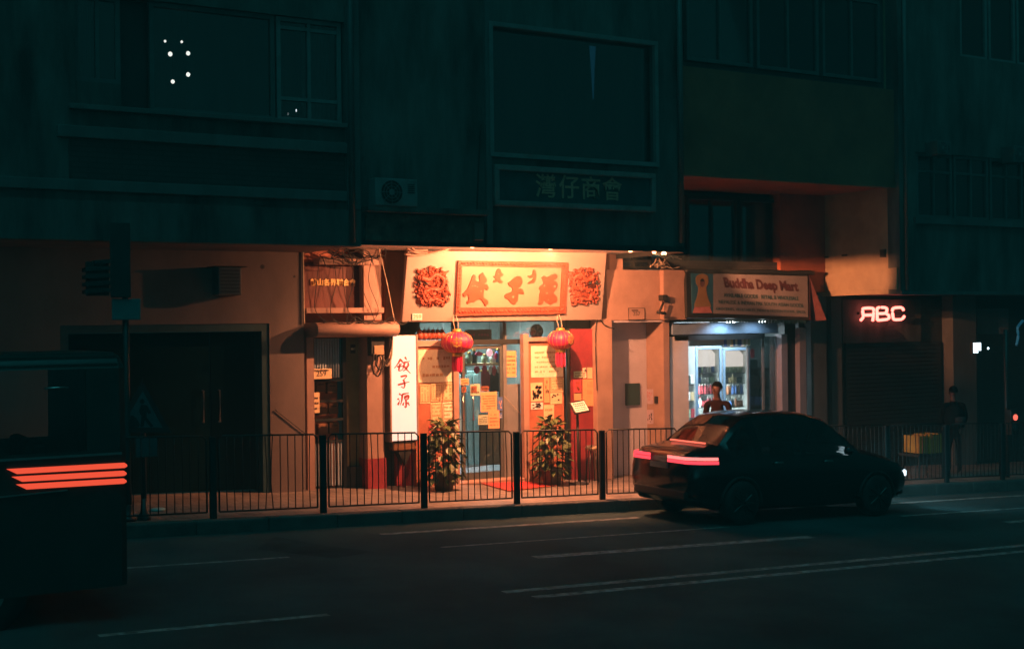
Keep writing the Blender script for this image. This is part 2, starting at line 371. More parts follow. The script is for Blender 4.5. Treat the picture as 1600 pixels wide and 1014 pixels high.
MB().tube([(xL1-.16, OV-.10, zs+.05), (xL1-.16, OV-.10, ZT)], .045, 10).build('drain_pipe', M['frame_teal'], LB, True)
def curtain(label, x0, x1, y, z0, z1, mt):
    t = thing('curtain', label, 'curtain', ((x0+x1)/2, y, z1), 'curtains behind the upper windows'); n = 36; vs = []; fs = []
    for i in range(n+1):
        x = x0+(x1-x0)*i/n; vs += [(x, y+.035*math.sin(i*1.25), z1), (x+.01*math.sin(i), y+.05*math.sin(i*1.25+.3), z0)]
    fs = [(2*i, 2*i+2, 2*i+3, 2*i+1) for i in range(n)]; MB().add(vs, fs).build('cloth', mt, t, True); MB().tube([(x0-.05, y, z1+.01), (x1+.05, y, z1+.01)], .012, 6).build('rail', M['dark'], t)
M['curtain'] = mat('curtain_cloth', (.30, .32, .31), .9, .2, 3)
curtain('pale pleated curtain drawn behind the narrow right-hand window of the left building', xb+.5, xc-.1, OV+.35, zsill+.1, zhead, M['curtain'])
curtain('pale pleated curtain behind the leftmost upper window', xw0+.08, xm1-.3, OV+.35, zsill+.3, zhead, M['curtain'])
# ------------------------------------------------------------------ restaurant building (middle)
xm_r = wx(1068, 300, OV)
zcan = wz(850, 384, OV)            # underside of the overhang
MBD = thing('restaurant_building', 'dark tenement over the dumpling restaurant with a big framed window above the sign', 'building', (11, 0, gz(11)))
fx0, fx1, fz0, fz1 = rect(768, 58, 1020, 247, OV)
uw = MB()
uw.box(xL1, fx0, OV, OV+.3, zcan, ZT); uw.box(fx1, xm_r, OV, OV+.3, zcan, ZT)
uw.box(fx0, fx1, OV, OV+.3, zcan, fz0); uw.box(fx0, fx1, OV, OV+.3, fz1, ZT)
uw.build('upper_wall', M['concrete'], MBD)
f = MB(); fw = .07
f.box(fx0-fw, fx0, OV-.07, OV, fz0-fw, fz1+fw); f.box(fx1, fx1+fw, OV-.07, OV, fz0-fw, fz1+fw); f.box(fx0, fx1, OV-.07, OV, fz0-fw, fz0); f.box(fx0, fx1, OV-.07, OV, fz1, fz1+fw)
fo = f.build('window_frame', M['frame_grey'], MBD)
MB().box(fx0, fx1, OV+.08, OV+.095, fz0, fz1).build('pane', M['darkglass'], fo)
MB().box(xL1+.15, xm_r, OV+1.4, OV+1.5, zcan+.26, ZT).build('inner_wall', M['concrete'], MBD)
MB().box(xL1, xL1+.1, OV+.31, 1.3, zcan+.26, ZT).build('party_wall', M['concrete'], MBD)
MB().box(wx(757, 200, OV), wx(766, 200, OV), OV-.05, OV, zcan, ZT).build('pilaster', M['concrete_pale'], MBD)
# peeling beam, ledge under the air conditioner
bx0, bx1, bz0, bz1 = rect(572, 337, 756, 378, OV-.06)
MB().box(bx0, bx1, OV-.06, OV, bz0, bz1).build('peeling_beam', M['patchy'], MBD)
MB().box(xL1+.02, bx1, OV-.25, OV, bz1+.02, bz1+.10).build('ledge', M['concrete'], MBD)
jx0, jx1, jz0, jz1 = rect(741, 348, 755, 376, OV-.1)
MB().box(jx0, jx1, OV-.12, OV-.06, jz0, jz1).build('junction_box', M['plaster'], MBD, bevel=.01)
MB().box(xL1, xm_r, OV+.3, .9, zcan+.02, zcan+.25).build('soffit', M['whitewall'], MBD)
MB().box(xL1, xm_r, OV-.02, OV-.003, zcan-.055, zcan+.04).build('edge_lip', M['dark'], MBD)
MB().box(xm_r-.02, xm_r, OV, .0, zcan-.066, zcan+.018).build('edge_lip', M['dark'], MBD)  # unseen end lip, added to cut lamp light off the upper flank

# lower facade bits -------------------------------------------------
xS0, xS1 = wx(620, 600, 0), wx(650, 600, 0)
# entrance bay of number 259 (476..612)
xg0, xg1 = xe, wx(613, 600, 0)
MB().box(xg0+.02, wx(566, 450, .25), .25, .4, wz(520, 482, .25), wz(520, 410, .25)).build('name_panel', mat('brown_name_panel', (.13, .035, .025), .6, .3, 4, .2), MBD)
bw_ = MB()
bx = rect(497, 404, 597, 414, .05); bw_.box(bx[0], bx[1], .0, .25, bx[2], bx[3])
bx = rect(478, 481, 599, 489, .0); bw_.box(bx[0], bx[1], -.03, .25, bx[2], bx[3])
bx = rect(567, 390, 594, 500, .1); bw_.box(bx[0], bx[1], .06, .4, bx[2], bx[3])
bw_.build('beam', M['orange_wall'], MBD)
MB().box(xg0, xg1+.1, .42, .6, wz(520, 510, .42), zcan+.02).build('bay_wall', M['rust'], MBD)
# rounded plaster hood over the gate
hx0, hx1 = wx(494, 515, -.3), wx(622, 515, -.3); hzz = wz(560, 515, -.3); hd = MB()
prof = []
for i in range(9):
    a = math.pi*i/8; prof.append((-.35-.06*math.sin(a) if i else -.30, hzz-.12*math.cos(a)))
vs = [(.3, hzz-.12)]+[(-.22-.16*math.sin(math.pi*i/8), hzz-.12*math.cos(math.pi*i/8)) for i in range(9)]+[(.3, hzz+.12)]
hd.prism([(hx0, y, z) for y, z in vs], (hx1-hx0, 0, 0)); hd.build('hood', M['orange_wall'], MBD, True, .01)
# gate: frame, corrugated top, mesh bars, shelves behind
gx0, gx1 = wx(486, 640, .25), wx(540, 640, .25); gtop = wz(510, 524, .25)
gt = thing('entrance_gate', 'narrow metal gate with blue corrugated top under the plaster hood, left of the restaurant', 'gate', (gx0, .25, gz(gx0)))
MB().wbox(gx0-.12, gx0, .10, .30, gtop).build('door_post', M['orange_wall'], MBD)
cz0 = wz(510, 590, .25); n = 11; cb = MB(); cw = (wx(530, 560, .25)-gx0)/n
for i in range(n): cb.box(gx0+i*cw+.012, gx0+(i+1)*cw-.012, .22, .26, cz0, gtop-.05); cb.box(gx0+i*cw-.012, gx0+i*cw+.012, .25, .27, cz0, gtop-.05)
cb.build('corrugated_panel', M['corr'], gt)
gf = MB(); gf.wbox(gx0, gx0+.05, .2, .26, gtop, .02); gf.wbox(gx1-.06, gx1, .2, .26, gtop, .02)
for v in (594, 627, 656, 690): zz = wz(510, v, .2); gf.box(gx0+.05, gx1-.06, .205, .255, zz-.02, zz+.02)
gf.box(gx0+.05, gx1-.06, .205, .255, gtop-.05, gtop); gf.build('gate_frame', M['dark'], gt)
lb = MB(); zz = wz(510, 692, .25)
for i in range(9): xx = gx0+.07+i*(gx1-gx0-.16)/8; lb.wbox(xx-.012, xx+.012, .22, .245, zz, .05)
lb.build('gate_bar', M['corr'], gt)
MB().wbox(gx0+.04, gx1-.04, .5, .56, cz0, .0).build('back_wall', M['rust'], MBD)
# mailboxes seen through the gate
for i, (u, v) in enumerate([(500, 604), (518, 606), (503, 640), (520, 638), (504, 670), (521, 668)]):
    X, Z = W(u, v, .42)
    t = thing('mailbox', ['top left', 'top right', 'middle left', 'middle right', 'bottom left', 'bottom right'][i]+' of the six small brown mailboxes behind the entrance gate', 'mailbox', (X, .46, Z), 'mailboxes behind the gate')
    MB().box(X-.085, X+.085, .38, .498, Z-.09, Z+.09).build('box_body', M['wood'], t, bevel=.008)
    MB().box(X-.05, X+.05, .372, .379, Z+.03, Z+.045).build('slot', M['black'], t)
# olive wall, orange pier with plinth
ox0, ox1 = wx(541, 640, .3), wx(575, 640, .3)
MB().wbox(ox0, ox1, .3, .5, wz(560, 512, .3)).build('olive_wall', M['olive'], MBD)
MB().wbox(wx(545, 700, .15), wx(573, 700, .15), .18, .299, wz(560, 728, .2)).build('plinth', M['black'], MBD)
px0, px1 = wx(574, 640, -.04), wx(601, 640, -.04); pz = wz(588, 716, -.04)
MB().box(px0, px1, -.04, .3, pz, wz(588, 510, -.04)).build('pier', M['orange_wall'], MBD)
MB().wbox(px0-.01, px1+.01, -.06, .3, pz-.003).build('pier_plinth', M['maroon'], MBD)
MB().wbox(px1+.02, wx(650, 600, .3), .30, .5, wz(630, 503, .3)).build('dark_gap', M['dark'], MBD)
MB().box(wx(596, 440, .45), 9.6, .30, .41, wz(620, 520, .4), zcan+.015).build('gap_wall', M['wood'], MBD)
MB().wbox(wx(648, 720, .2)-.34, wx(655, 720, .2), .20, .29, wz(640, 690, .2)).build('dado', M['maroon'], MBD)

# ------------------------------------------------------------------ restaurant front
xf0, xf1 = wx(650, 600, 0), wx(716, 600, 0)
zsb = wz(790, 503, .0)           # bottom of the sign zone
ztr = wz(680, 541, 0)            # top of poster walls
SF = thing('dumpling_restaurant', 'glazed dumpling restaurant front with orange posts and poster walls under the big lit sign', 'shopfront', (11, 0, gz(11)))
MB().wbox(xf0, xf1-.06, .02, .12, ztr).build('poster_wall', M['rust'], SF)
MB().box(xf0, xf1-.06, -.02, .14, ztr+.003, ztr+.10).build('lintel', M['orange_wall'], SF)
MB().wbox(wx(709, 620, -.02), wx(717, 620, -.02), -.03, .12, ztr+.10).build('post', M['orange_wall'], SF)
dx0, dx1 = wx(722, 640, .35), wx(785, 640, .35); dzt = wz(750, 540, .35)
step = MB(); step.wbox(xf1+.02, wx(819, 720, .1), .02, .9, gz(11)+.06); step.build('step', M['orange_wall'], SF, bevel=.01)
# sliding glass door
gd = thing('glass_door', 'glass restaurant door with two long steel handles, covered in notices', 'door', (dx0, .35, gz(dx0)))
fr = MB(); zb_ = gz(11)+.06
fr.box(dx0, dx0+.05, .33, .38, zb_, dzt); fr.box(dx1-.05, dx1, .33, .38, zb_, dzt); fr.box(dx0+.05, dx1-.05, .33, .38, zb_, zb_+.12); fr.box(dx0+.05, dx1-.05, .33, .38, dzt-.06, dzt)
fr.build('door_frame', M['frame_teal'], gd)
MB().box(dx0+.05, dx1-.05, .35, .36, zb_+.12, dzt-.06).build('pane', M['glass'], gd)
for u in (725.5, 741): 
    X = wx(u, 640, .3); za, zb2_ = wz(u, 656, .3), wz(u, 618, .3)
    MB().tube([(X-.03, .33, za), (X-.03, .27, za), (X-.03, .27, zb2_), (X-.03, .33, zb2_)], .013, 8).build('handle', M['steel'], gd, True)
# upright between door and fixed pane, fixed frosted pane, right post
up = MB(); up.box(dx1, dx1+.07, .30, .40, zb_, wz(787, 505, .3)); up.build('mullion', M['frame_grey'], SF)
M['frost'] = mat('frosted_glass', (.20, .22, .23), .35, .15, 2)
x2 = wx(819, 640, .2)
MB().box(dx1+.073, x2, .33, .345, zb_, wz(804, 600, .33)).build('frosted_pane', M['frost'], SF)
MB().box(dx1+.073, x2, .335, .345, wz(804, 600, .33)+.003, wz(804, 535, .33)).build('clear_pane', M['glass'], SF)
MB().wbox(wx(819, 640, .02), wx(827, 640, .02), .02, .14, wz(822, 522, -.03)).build('post', M['orange_wall'], SF)
tr = MB(); zt1 = wz(760, 536, .33)
tr.box(xf1-.12, x2, .29, .42, zt1-.03, zt1+.06); tr.box(xf0, x2+2, .28, .40, zsb+.0, zsb+.16); tr.box(wx(786, 520, .29), wx(789, 520, .29), .29, .41, zt1+.06, zsb)
tr.box(wx(712, 520, .29)-.03, wx(712, 520, .29)+.03, .29, .41, zt1+.06, zsb)
tr.build('transom_bar', M['dark'], SF)
MB().box(xf0, xf1-.15, .30, .31, ztr+.11, zsb).build('transom_pane', M['glass'], SF)
MB().box(xf1-.08, x2, .34, .35, zt1+.062, zsb-.002).build('transom_pane', M['glass'], SF)
# right poster wall
xr0, xr1 = wx(827, 640, 0), wx(886, 640, 0); ztr2 = wz(856, 533, 0)
MB().wbox(xr0+.01, xr1, .10, .20, ztr2).build('poster_wall', M['rust'], SF)
MB().box(xr0, xr1, .04, .22, ztr2+.003, ztr2+.07).build('lintel', M['orange_wall'], SF)
MB().box(xr0, xr1, .24, .25, ztr2+.073, zsb).build('transom_pane', M['glass'], SF)
xp0, xp1 = wx(887, 640, .1), wx(895, 640, .1)
MB().wbox(xp0-.02, xp1+.03, .26, .5, zsb+.2).build('dark_gap', M['black'], SF)
MB().tube([((xp0+xp1)/2, .16, gz(12.4)), ((xp0+xp1)/2, .16, zsb+.1)], .05, 12).build('drain_pipe', M['dark'], SF, True)
xq0, xq1 = wx(894, 640, .06), wx(934, 640, .06)
MB().wbox(xq0, xq1, .08, .3, wz(912, 514, .06)).build('maroon_wall', M['maroon'], SF)
MB().box(xq0-.02, xq1-.1, .12, .34, wz(912, 514, .06)+.003, zsb+.1).build('vent_strip', M['black'], SF)
xk0, xk1 = wx(933, 640, -.05), wx(958, 640, -.05)
MB().wbox(xk0, xk1, -.05, .55, wz(945, 498, -.05)).build('column', M['orange_wall'], SF, bevel=.01)
# restaurant inside
RI0, RI1 = xf0, xr1+.4
ri = MB(); ri.box(RI0, RI1, 3.2, 3.3, -.4, 3.3); ri.box(RI0-.1, RI0, .5, 3.2, -.4, 3.3); ri.box(RI1, RI1+.1, .5, 3.2, -.4, 3.3); ri.box(RI0, RI1, .45, 3.2, 3.0, 3.1)
M['interior'] = mat('interior_wall', (.30, .35, .35), .6, .3, 2)
ri.build('interior_wall', M['interior'], SF)
MB().box(RI0, RI1, .42, 3.2, -.2, zb_).build('interior_floor', M['grey_panel'], SF)

# doorway 257 and the wall over it (958..1065)
DW = thing('doorway_block', 'orange plaster entrance bay with a recessed grey doorway between the restaurant and the mart', 'entrance', (14, 0, gz(14)))
e0, e1 = wx(958, 640, 0), wx(1038, 640, 0); ezt = wz(1000, 500, 0)
MB().wbox(e0-.05, e1+.02, .55, .65, ezt+.1).build('recess_wall', M['grey_panel'], DW)
MB().wbox(e1, wx(1047, 640, 0), 0, .65, ezt-.003).build('pier', M['orange_wall'], DW)
MB().box(wx(948, 460, 0), wx(1031, 460, 0), 0, .65, ezt, wz(990, 422, 0)).build('lintel_wall', M['orange_wall'], DW)
MB().box(wx(1031, 460, 0), wx(1066, 460, 0), -.12, .65, ezt-.001, wz(1048, 422, -.12)).build('corner_block', M['orange_wall'], DW)
MB().box(e0, e1, .02, .55, ezt-.04, ezt-.004).build('recess_ceiling', M['grey_panel'], DW)
wx0, wx1, wz0_, wz1_ = rect(961, 397, 1016, 419, .3)
window(DW, wx0, wx1, .3, wz0_, wz1_, 2, (wz(985, 408, .3),), M['dark'], fw=.03)
M['bluewall'] = mat('blue_grey_wall', (.18, .26, .34), .7, .2, 3)
MB().box(wx0-.3, wx1+.6, .5, .6, wz0_-.1, zcan+.02).build('back_wall', M['bluewall'], DW)
MB().box(wx(950, 410, .1), wx0, .05, .4, wz(990, 422, 0)+.003, zcan+.015).build('side_post', M['orange_wall'], DW)
bo = rect(979, 599, 1000, 633, .5); MB().box(bo[0], bo[1], .5, .549, bo[2], bo[3]).build('meter_panel', M['tealpaint'], DW)
p1 = WP(1024, 619, (e1, 0, 0), Vector((-1, 0, 0))); p2 = WP(1028.5, 630, (e1, 0, 0), Vector((-1, 0, 0))); MB().box(e1-.03, e1-.001, min(p1.y, p2.y), max(p1.y, p2.y), p2.z, p1.z).build('switch_box', M['black'], DW)

# ------------------------------------------------------------------ mart building (right of the restaurant)
xA = wx(1405, 300, OV)           # corner of the block on the right
xM0 = wx(1066, 600, 0)
MT = thing('mart_building', 'low mart building with an ochre upper panel and a dark recessed window band', 'building', (16, 0, gz(16)))
zp0 = wz(1230, 282, OV+.1); zp1 = wz(1230, 122, OV+.1)
pn = MB(); pn.box(xm_r+.04, xA-.01, OV+.1, OV+.4, zp0, zp1); pn.build('ochre_panel', M['ochre'], MT)
MB().box(xm_r+.04, xA-.01, OV+.08, OV+.1, zp0-.03, zp0+.09).build('panel_edge', M['ochre'], MT)
MB().box(xm_r+.04, xA-.01, OV+.35, OV+.45, zp1+.002, ZT).build('upper_wall', M['tile'], MT)
for i in range(3):
    a = xm_r+.3+i*(xA-xm_r-.4)/3
    window(MT, a, a+(xA-xm_r-.4)/3-.1, OV+.29, zp1+.15, zp1+1.7, 2)
MB().box(xm_r+.04, xA-.01, OV+.4, .6, zp0+.004, zp0+.15).build('soffit', M['ochre'], MT)
yb = -.05; rz0 = wz(1160, 424, yb); rz1 = wz(1160, 308, yb)
MB().box(xM0-.2, xA, .30, .4, rz0-.4, zp0+.05).build('recess_wall', M['tile'], MT)
window(MT, wx(1072, 360, .2), wx(1150, 360, .2), .22, rz0, rz1, 2, fm=M['dark'])
window(MT, wx(1155, 360, .2), wx(1215, 360, .2), .22, rz0, rz1, 1, fm=M['dark'])
MB().box(wx(1219, 370, 0), xA, .0, .3, rz0-.4, zp0+.05).build('wall_return', M['ochre'], MT)

# mart shop front -----------------------------------------------------
M['post_grey'] = mat('grey_lilac_post', (.26, .23, .25), .6, .15, 4)
MS = thing('mini_mart', 'brightly lit open mart front with a blue shutter box and pale side posts', 'shopfront', (16, 0, gz(16)))
s0, s1 = wx(1047, 600, .05), wx(1262, 600, .05); stop = wz(1130, 503, .05)
bo = rect(1049, 506, 1215, 522, .04); MB().box(bo[0], bo[1], .02, .32, bo[2], stop-.004).build('shutter_box', M['bluebox'], MS, bevel=.02)
bo = rect(1054, 522, 1195, 531, .06); MB().box(bo[0], bo[1], .06, .3, bo[2], bo[3]-.003).build('shutter_edge', M['dark'], MS)
MB().wbox(wx(1047.5, 600, .06), wx(1076, 600, .06), .06, .22, wz(1060, 526, .06)).build('side_panel', M['whitewall'], MS)
MB().wbox(wx(1222, 600, .1), wx(1231, 600, .1), .1, .3, wz(1225, 522, .1)).build('side_post', M['post_grey'], MS)
MB().wbox(wx(1231, 600, .08), wx(1248, 600, .08), .16, .3, stop).build('shutter_rail', M['dark'], MS)
MB().wbox(wx(1249, 600, .05), wx(1259, 600, .05), .03, .3, wz(1254, 512, .1)).build('end_post', M['post_grey'], MS)
MB().box(s0, s1+.1, .1, .32, stop-.001, rz0+.2).build('header_wall', M['tile'], MS)
si0, si1 = wx(1076, 600, .25), wx(1216, 600, .25)
sr = MB(); fz = gz(16)
sr.box(si0-.3, si1+1.5, 3.0, 3.1, fz-.4, stop+.1); sr.box(si0-.4, si0-.3, .3, 3.0, fz-.4, stop+.1); sr.box(si1+1.5, si1+1.6, .3, 3.0, fz-.4, stop+.1); sr.box(si0-.3, si1+1.5, .33, 3.0, stop+.05, stop+.1)
sr.build('interior_wall', M['interior'], MS)
MB().box(si0-.3, si1+1.5, .32, 3.0, fz-.3, fz+.05).build('interior_floor', M['grey_panel'], MS)
bo = rect(1076, 531, 1172, 540, .28); MB().box(bo[0], bo[1], .27, .30, bo[2], bo[3]).build('head_rail', M['whitewall'], MS)
# sliding glass on the right half
gx_ = [wx(u, 600, .27) for u in (1168, 1192, 1213)]
for a, bb in zip(gx_, gx_[1:]):
    f = MB(); f.box(a, a+.035, .26, .30, fz, stop-.3); f.box(bb-.02, bb, .26, .30, fz, stop-.3); f.box(a+.035, bb-.02, .26, .30, fz, fz+.08)
    o = f.build('sliding_door', M['frame_grey'], MS); MB().box(a+.035, bb-.02, .275, .283, fz+.08, stop-.3).build('pane', M['carglass'], o)

MB().tube([(xm_r-.10, OV-.07, zcan+.1), (xm_r-.10, OV-.07, ZT)], .05, 10).build('drain_pipe', M['frame_teal'], MBD, True)
# ------------------------------------------------------------------ block on the right with the long overhang
RB = thing('overhang_block', 'dark block on the right whose upper floors overhang the pavement, tan flank lit orange', 'building', (22, 0, gz(22)))
zr0 = wz(1500, 459, OV)
wz_a, wz_b = wz(1510, 343, OV), wz(1510, 244, OV)
uwx0, uwx1 = wx(1432, 300, OV), 30.0
r = MB(); r.box(xA, uwx0, OV, OV+.3, zr0, ZT); r.box(uwx0, XR, OV, OV+.3, zr0, wz_a)
wz_c, wz_d = wz(1550, 95, OV), wz(1550, 0, OV)
ux2 = wx(1500, 60, OV)
r.box(uwx0, XR, OV, OV+.3, wz_b, wz_c); r.box(uwx0, ux2, OV, OV+.3, wz_c, ZT); r.box(ux2, XR, OV, OV+.3, wz_d+.6, ZT)
r.box(uwx1, XR, OV, OV+.3, wz_a, wz_b)
r.build('upper_wall', M['concrete'], RB)
MB().box(xA, xA+.25, OV+.3, .6, zr0, ZT).build('flank_wall', M['side_wall'], RB)
MB().box(xA+.25, XR, OV+.3, .6, zr0+.02, zr0+.3).build('soffit', M['concrete'], RB)
MB().box(xA-.002, XR, OV-.04, OV, zr0-.02, zr0+.05).build('edge_lip', M['concrete_pale'], RB)
MB().box(uwx0-.1, XR, OV-.06, OV, wz_a-.12, wz_a-.003).build('ledge', M['concrete_pale'], RB)
for i in range(5):
    a = uwx0+.05+i*1.05; window(RB, a, a+1.0, OV+.1, wz_a, wz_b, 2, (wz_b-.35,), M['frame_teal'])
for i in range(4):
    a = ux2+.05+i*.85; window(RB, a, a+.8, OV+.1, wz_c, wz_d+.6, 1, (), M['frame_grey'])
MB().box(xA+.3, XR, .3, .4, zr0, ZT).build('inner_wall', M['dark'], RB)
# panel and small boxes on the lit flank (faces left)
def flank(u, v):
    p = WP(u, v, (xA, 0, 0), Vector((-1, 0, 0))); return p.y, p.z
fl = MB()
p = [flank(1291, 430), flank(1403, 418), flank(1403, 452), flank(1291, 455)]
fl.prism([(xA-.001, a, b) for a, b in p], (-.03, 0, 0)); fl.build('flank_panel', M['side_wall'], RB)
for u, v in ((1291, 402), (1320, 399)):
    a, b = flank(u, v); MB().box(xA-.02, xA, a-.07, a+.07, b-.02, b+.02).build('vent_slot', M['black'], RB)
a, b = flank(1381, 395); MB().box(xA-.05, xA, a-.06, a+.06, b-.09, b+.06).build('junction_box', M['dark'], RB)
MB().tube([(xA+.12, OV-.06, zr0+.06), (xA+.12, OV-.06, ZT)], .035, 10).build('drain_pipe', M['concrete_pale'], RB, True)
# ground floor
lw = MB(); lw.wbox(wx(1262, 600, .05), XR, .30, .6, zr0+.02); lw.build('ground_floor_wall', M['tile'], RB)
for (u0, u1, y) in ((1268, 1292, .1), (1490, 1526, .0), (1300, 1316, .2)):
    MB().wbox(wx(u0, 600, y), wx(u1, 600, y), y, .3, zr0+.02).build('pilaster', M['concrete_pale'], RB)
sb = rect(1318, 468, 1440, 535, .2); MB().box(sb[0], sb[1], .22, .298, sb[2], sb[3]).build('sign_backing', M['concrete'], RB)
sh = MB(); sx0, sx1 = wx(1322, 600, .25), wx(1470, 600, .25); z = gz(20)
while z < sb[2]-.05: sh.box(sx0, sx1, .24, .29, z, z+.07); z += .085
sh.build('roller_shutter', M['dark'], RB)
sb2 = rect(1528, 482, 1578, 522, .1); MB().box(sb2[0], sb2[1], .14, .298, sb2[2], sb2[3]).build('dark_sign', M['concrete_pale'], RB)


MB().box(XL, xL1, OV, 4, ZT+.002, ZT+.2).build('roof', M['concrete'], LB)
MB().box(xL1+.002, xm_r, OV, 4, ZT+.002, ZT+.2).build('roof', M['concrete'], MBD)
MB().box(xm_r+.04, xA-.01, OV+.1, 4, ZT+.002, ZT+.2).build('roof', M['concrete'], MT)
MB().box(xA, XR, OV, 4, ZT+.002, ZT+.2).build('roof', M['concrete'], RB)
MB().box(xm_r+.04, xA-.01, .6, .7, zp0, ZT).build('inner_wall', M['dark'], MT)
# ================================================================== SIGNS AND LAMPS
# floodlights under the overhang that light the restaurant sign, plus one added fill
def floodlight(u, label, power, colr, aim, spot, y=-1.75, drop=.03, r=.04):
    X = wx(u, 384, y); Z = zcan-drop
    t = thing('floodlight', label, 'floodlight', (X, y, zcan+.02), 'floodlights under the overhang')
    MB().lathe([(.03, .09), (.06, .085), (.065, .05), (.04, .03)], (X, y, Z+.005), 16).build('housing', M['dark'], t, True)
    MB().lathe([(.012, -.026), (.03, -.018), (.035, .0), (.02, .028)], (X, y, Z), 16).build('lamp_bulb', emit('sodium_bulb', colr, 14), t, True)
    l = bpy.data.lights.new('lamp_light', 'SPOT'); l.energy = power; l.color = colr; l.shadow_soft_size = r; l.spot_size = R(spot); l.spot_blend = .45
    o = bpy.data.objects.new('lamp_light', l); col.objects.link(o); o.parent = t; o.location = (0, 0, Z-.035-zcan-.02)
    o.rotation_euler = Vector(aim).to_track_quat('-Z', 'Y').to_euler()
SOD = (1.0, .335, .14)
floodlight(860, 'orange floodlight hidden under the overhang above the middle of the big restaurant sign', 2300, SOD, (.15, .74, -.66), 162, y=-1.86)
floodlight(738, 'orange floodlight hidden under the overhang above the left part of the big restaurant sign', 300, SOD, (-.05, .74, -.66), 166, y=-1.86)
floodlight(1022, 'orange floodlight under the overhang above the recessed doorway', 2100, SOD, (1, .2, .0), 34, y=-1.5, r=.008)
floodlight(985, 'added orange fill light under the overhang, brightening the corner right of the big restaurant sign', 150, SOD, (.35, .7, -.6), 150, y=-1.7)  # added fill, no lamp known here; brightens the corner walls

# big sign: leans forward at the top
P0 = Vector((9.08, -.12, 2.75)); UP = Vector((0, -.22, 1.15)).normalized(); NN = Vector((0, UP.z*-1, UP.y)).normalized()
if NN.y > 0: NN = -NN
def SP(u, v, d=0.0): return WP(u, v, P0, NN)+NN*d
BS = thing('restaurant_sign', 'large cream sign board with red characters in a carved frame over the restaurant', 'sign', P0)
c4 = [SP(637, 392), SP(948, 395), SP(940, 500), SP(628, 503)]
MB().prism(c4, -NN*.09).build('board', M['sign_board'], BS, bevel=.008)
tb = [SP(637, 392), SP(948, 395)]
def SZ(zx, zy): return 710+zx/8.889, 405+zy/8.889
def spoly(pts, d0, d1, mb):
    q = smooth_poly([(*SZ(*p), 0) for p in pts], 3)
    return mb.prism([SP(p.x, p.y, d1) for p in q], -NN*(d1-d0))
MB().prism([SP(*SZ(*p), .012) for p in ((80, 80), (1490, 105), (1465, 665), (55, 680))], -NN*.011).build('name_panel', M['sign_inner'], BS)
FRO = [(40, 18), (1565, 45), (1527, 748), (2, 780)]; FRI = [(92, 88), (1482, 114), (1456, 656), (64, 672)]
fb = MB()
for i in range(4):
    j = (i+1) % 4; fb.prism([SP(*SZ(*p), .05) for p in (FRO[i], FRO[j], FRI[j], FRI[i])], -NN*.05)
fb.build('carved_frame', M['carved'], BS)
# carved knots along the frame
kn = MB(); rnd = random.Random(3)
for (a, b, cnt, w) in ((0, 1, 34, 26), (1, 2, 15, 26), (2, 3, 34, 40), (3, 0, 15, 22)):
    for i in range(cnt):
        t = (i+.5)/cnt; o = Vector(FRO[a])*(1-t)+Vector(FRO[b])*t; n_ = Vector(FRI[a])*(1-t)+Vector(FRI[b])*t
        p = o*(.5)+n_*.5; tt = rnd.uniform(-.5, .5); d = (Vector(FRO[b])-Vector(FRO[a])).normalized(); q = Vector((-d.y, d.x))
        s = [p+d*(-16)+q*(w*.5*-1), p+q*tt*8, p+d*16+q*(w*.5)]
        kn.tube([SP(*SZ(*x), .052) for x in s], [.008, .015, .008], 6)
kn.build('frame_carving', M['carved'], BS, True)
fringe = MB()
for i in range(60):
    t = i/59; x = 10+t*1440; y = 778-t*28+rnd.uniform(-4, 8); a = SP(*SZ(x, y-6), .052); b = SP(*SZ(x+rnd.uniform(-8, 8), y+14), .03)
    fringe.tube([a, b], [.012, .006], 5)
fringe.build('carved_fringe', mat('dark_red_fringe', (.16, .03, .015), .6, .3, 9), BS)
CH = {
 'a': [(262, 210), (285, 235), (280, 290), (325, 310), (345, 300), (335, 225), (360, 205), (385, 178), (405, 215), (440, 280), (435, 310), (405, 340), (440, 345), (465, 390), (445, 425), (410, 405), (395, 470), (395, 530), (440, 560), (460, 600), (430, 642), (400, 610), (365, 555), (310, 555), (270, 592), (240, 585), (185, 612), (165, 590), (190, 555), (185, 500), (160, 490), (135, 522), (112, 490), (120, 460), (165, 420), (215, 310), (240, 240)],
 'b': [(600, 128), (630, 145), (640, 180), (670, 205), (655, 230), (625, 245), (630, 280), (665, 305), (650, 325), (610, 318), (590, 300), (565, 318), (530, 315), (540, 290), (565, 275), (545, 250), (535, 232), (560, 225), (570, 165)],
 'c': [(885, 232), (920, 255), (935, 310), (915, 365), (880, 395), (885, 410), (920, 405), (940, 425), (955, 475), (930, 480), (880, 475), (870, 560), (845, 605), (815, 620), (770, 595), (735, 550), (695, 535), (690, 500), (720, 475), (775, 455), (795, 430), (790, 385), (755, 370), (735, 325), (765, 310), (830, 250)],
 'd': [(1095, 145), (1118, 165), (1125, 230), (1120, 280), (1090, 325), (1050, 325), (1018, 340), (1012, 325), (1045, 300), (1075, 280), (1080, 250), (1045, 255), (1020, 245), (1012, 230), (1070, 215), (1078, 165)],
 'e': [(1240, 225), (1270, 245), (1300, 240), (1360, 210), (1405, 205), (1420, 245), (1400, 270), (1365, 290), (1405, 310), (1422, 350), (1410, 395), (1385, 430), (1365, 470), (1400, 500), (1415, 545), (1405, 590), (1365, 595), (1325, 628), (1295, 605), (1250, 585), (1230, 560), (1215, 610), (1170, 625), (1150, 612), (1165, 590), (1170, 500), (1185, 440), (1165, 410), (1180, 375), (1225, 335), (1215, 290), (1205, 250)]}
for k in CH: spoly(CH[k], .0125, .035, MB()).build('character', M['sign_red'], BS)
dots = MB()
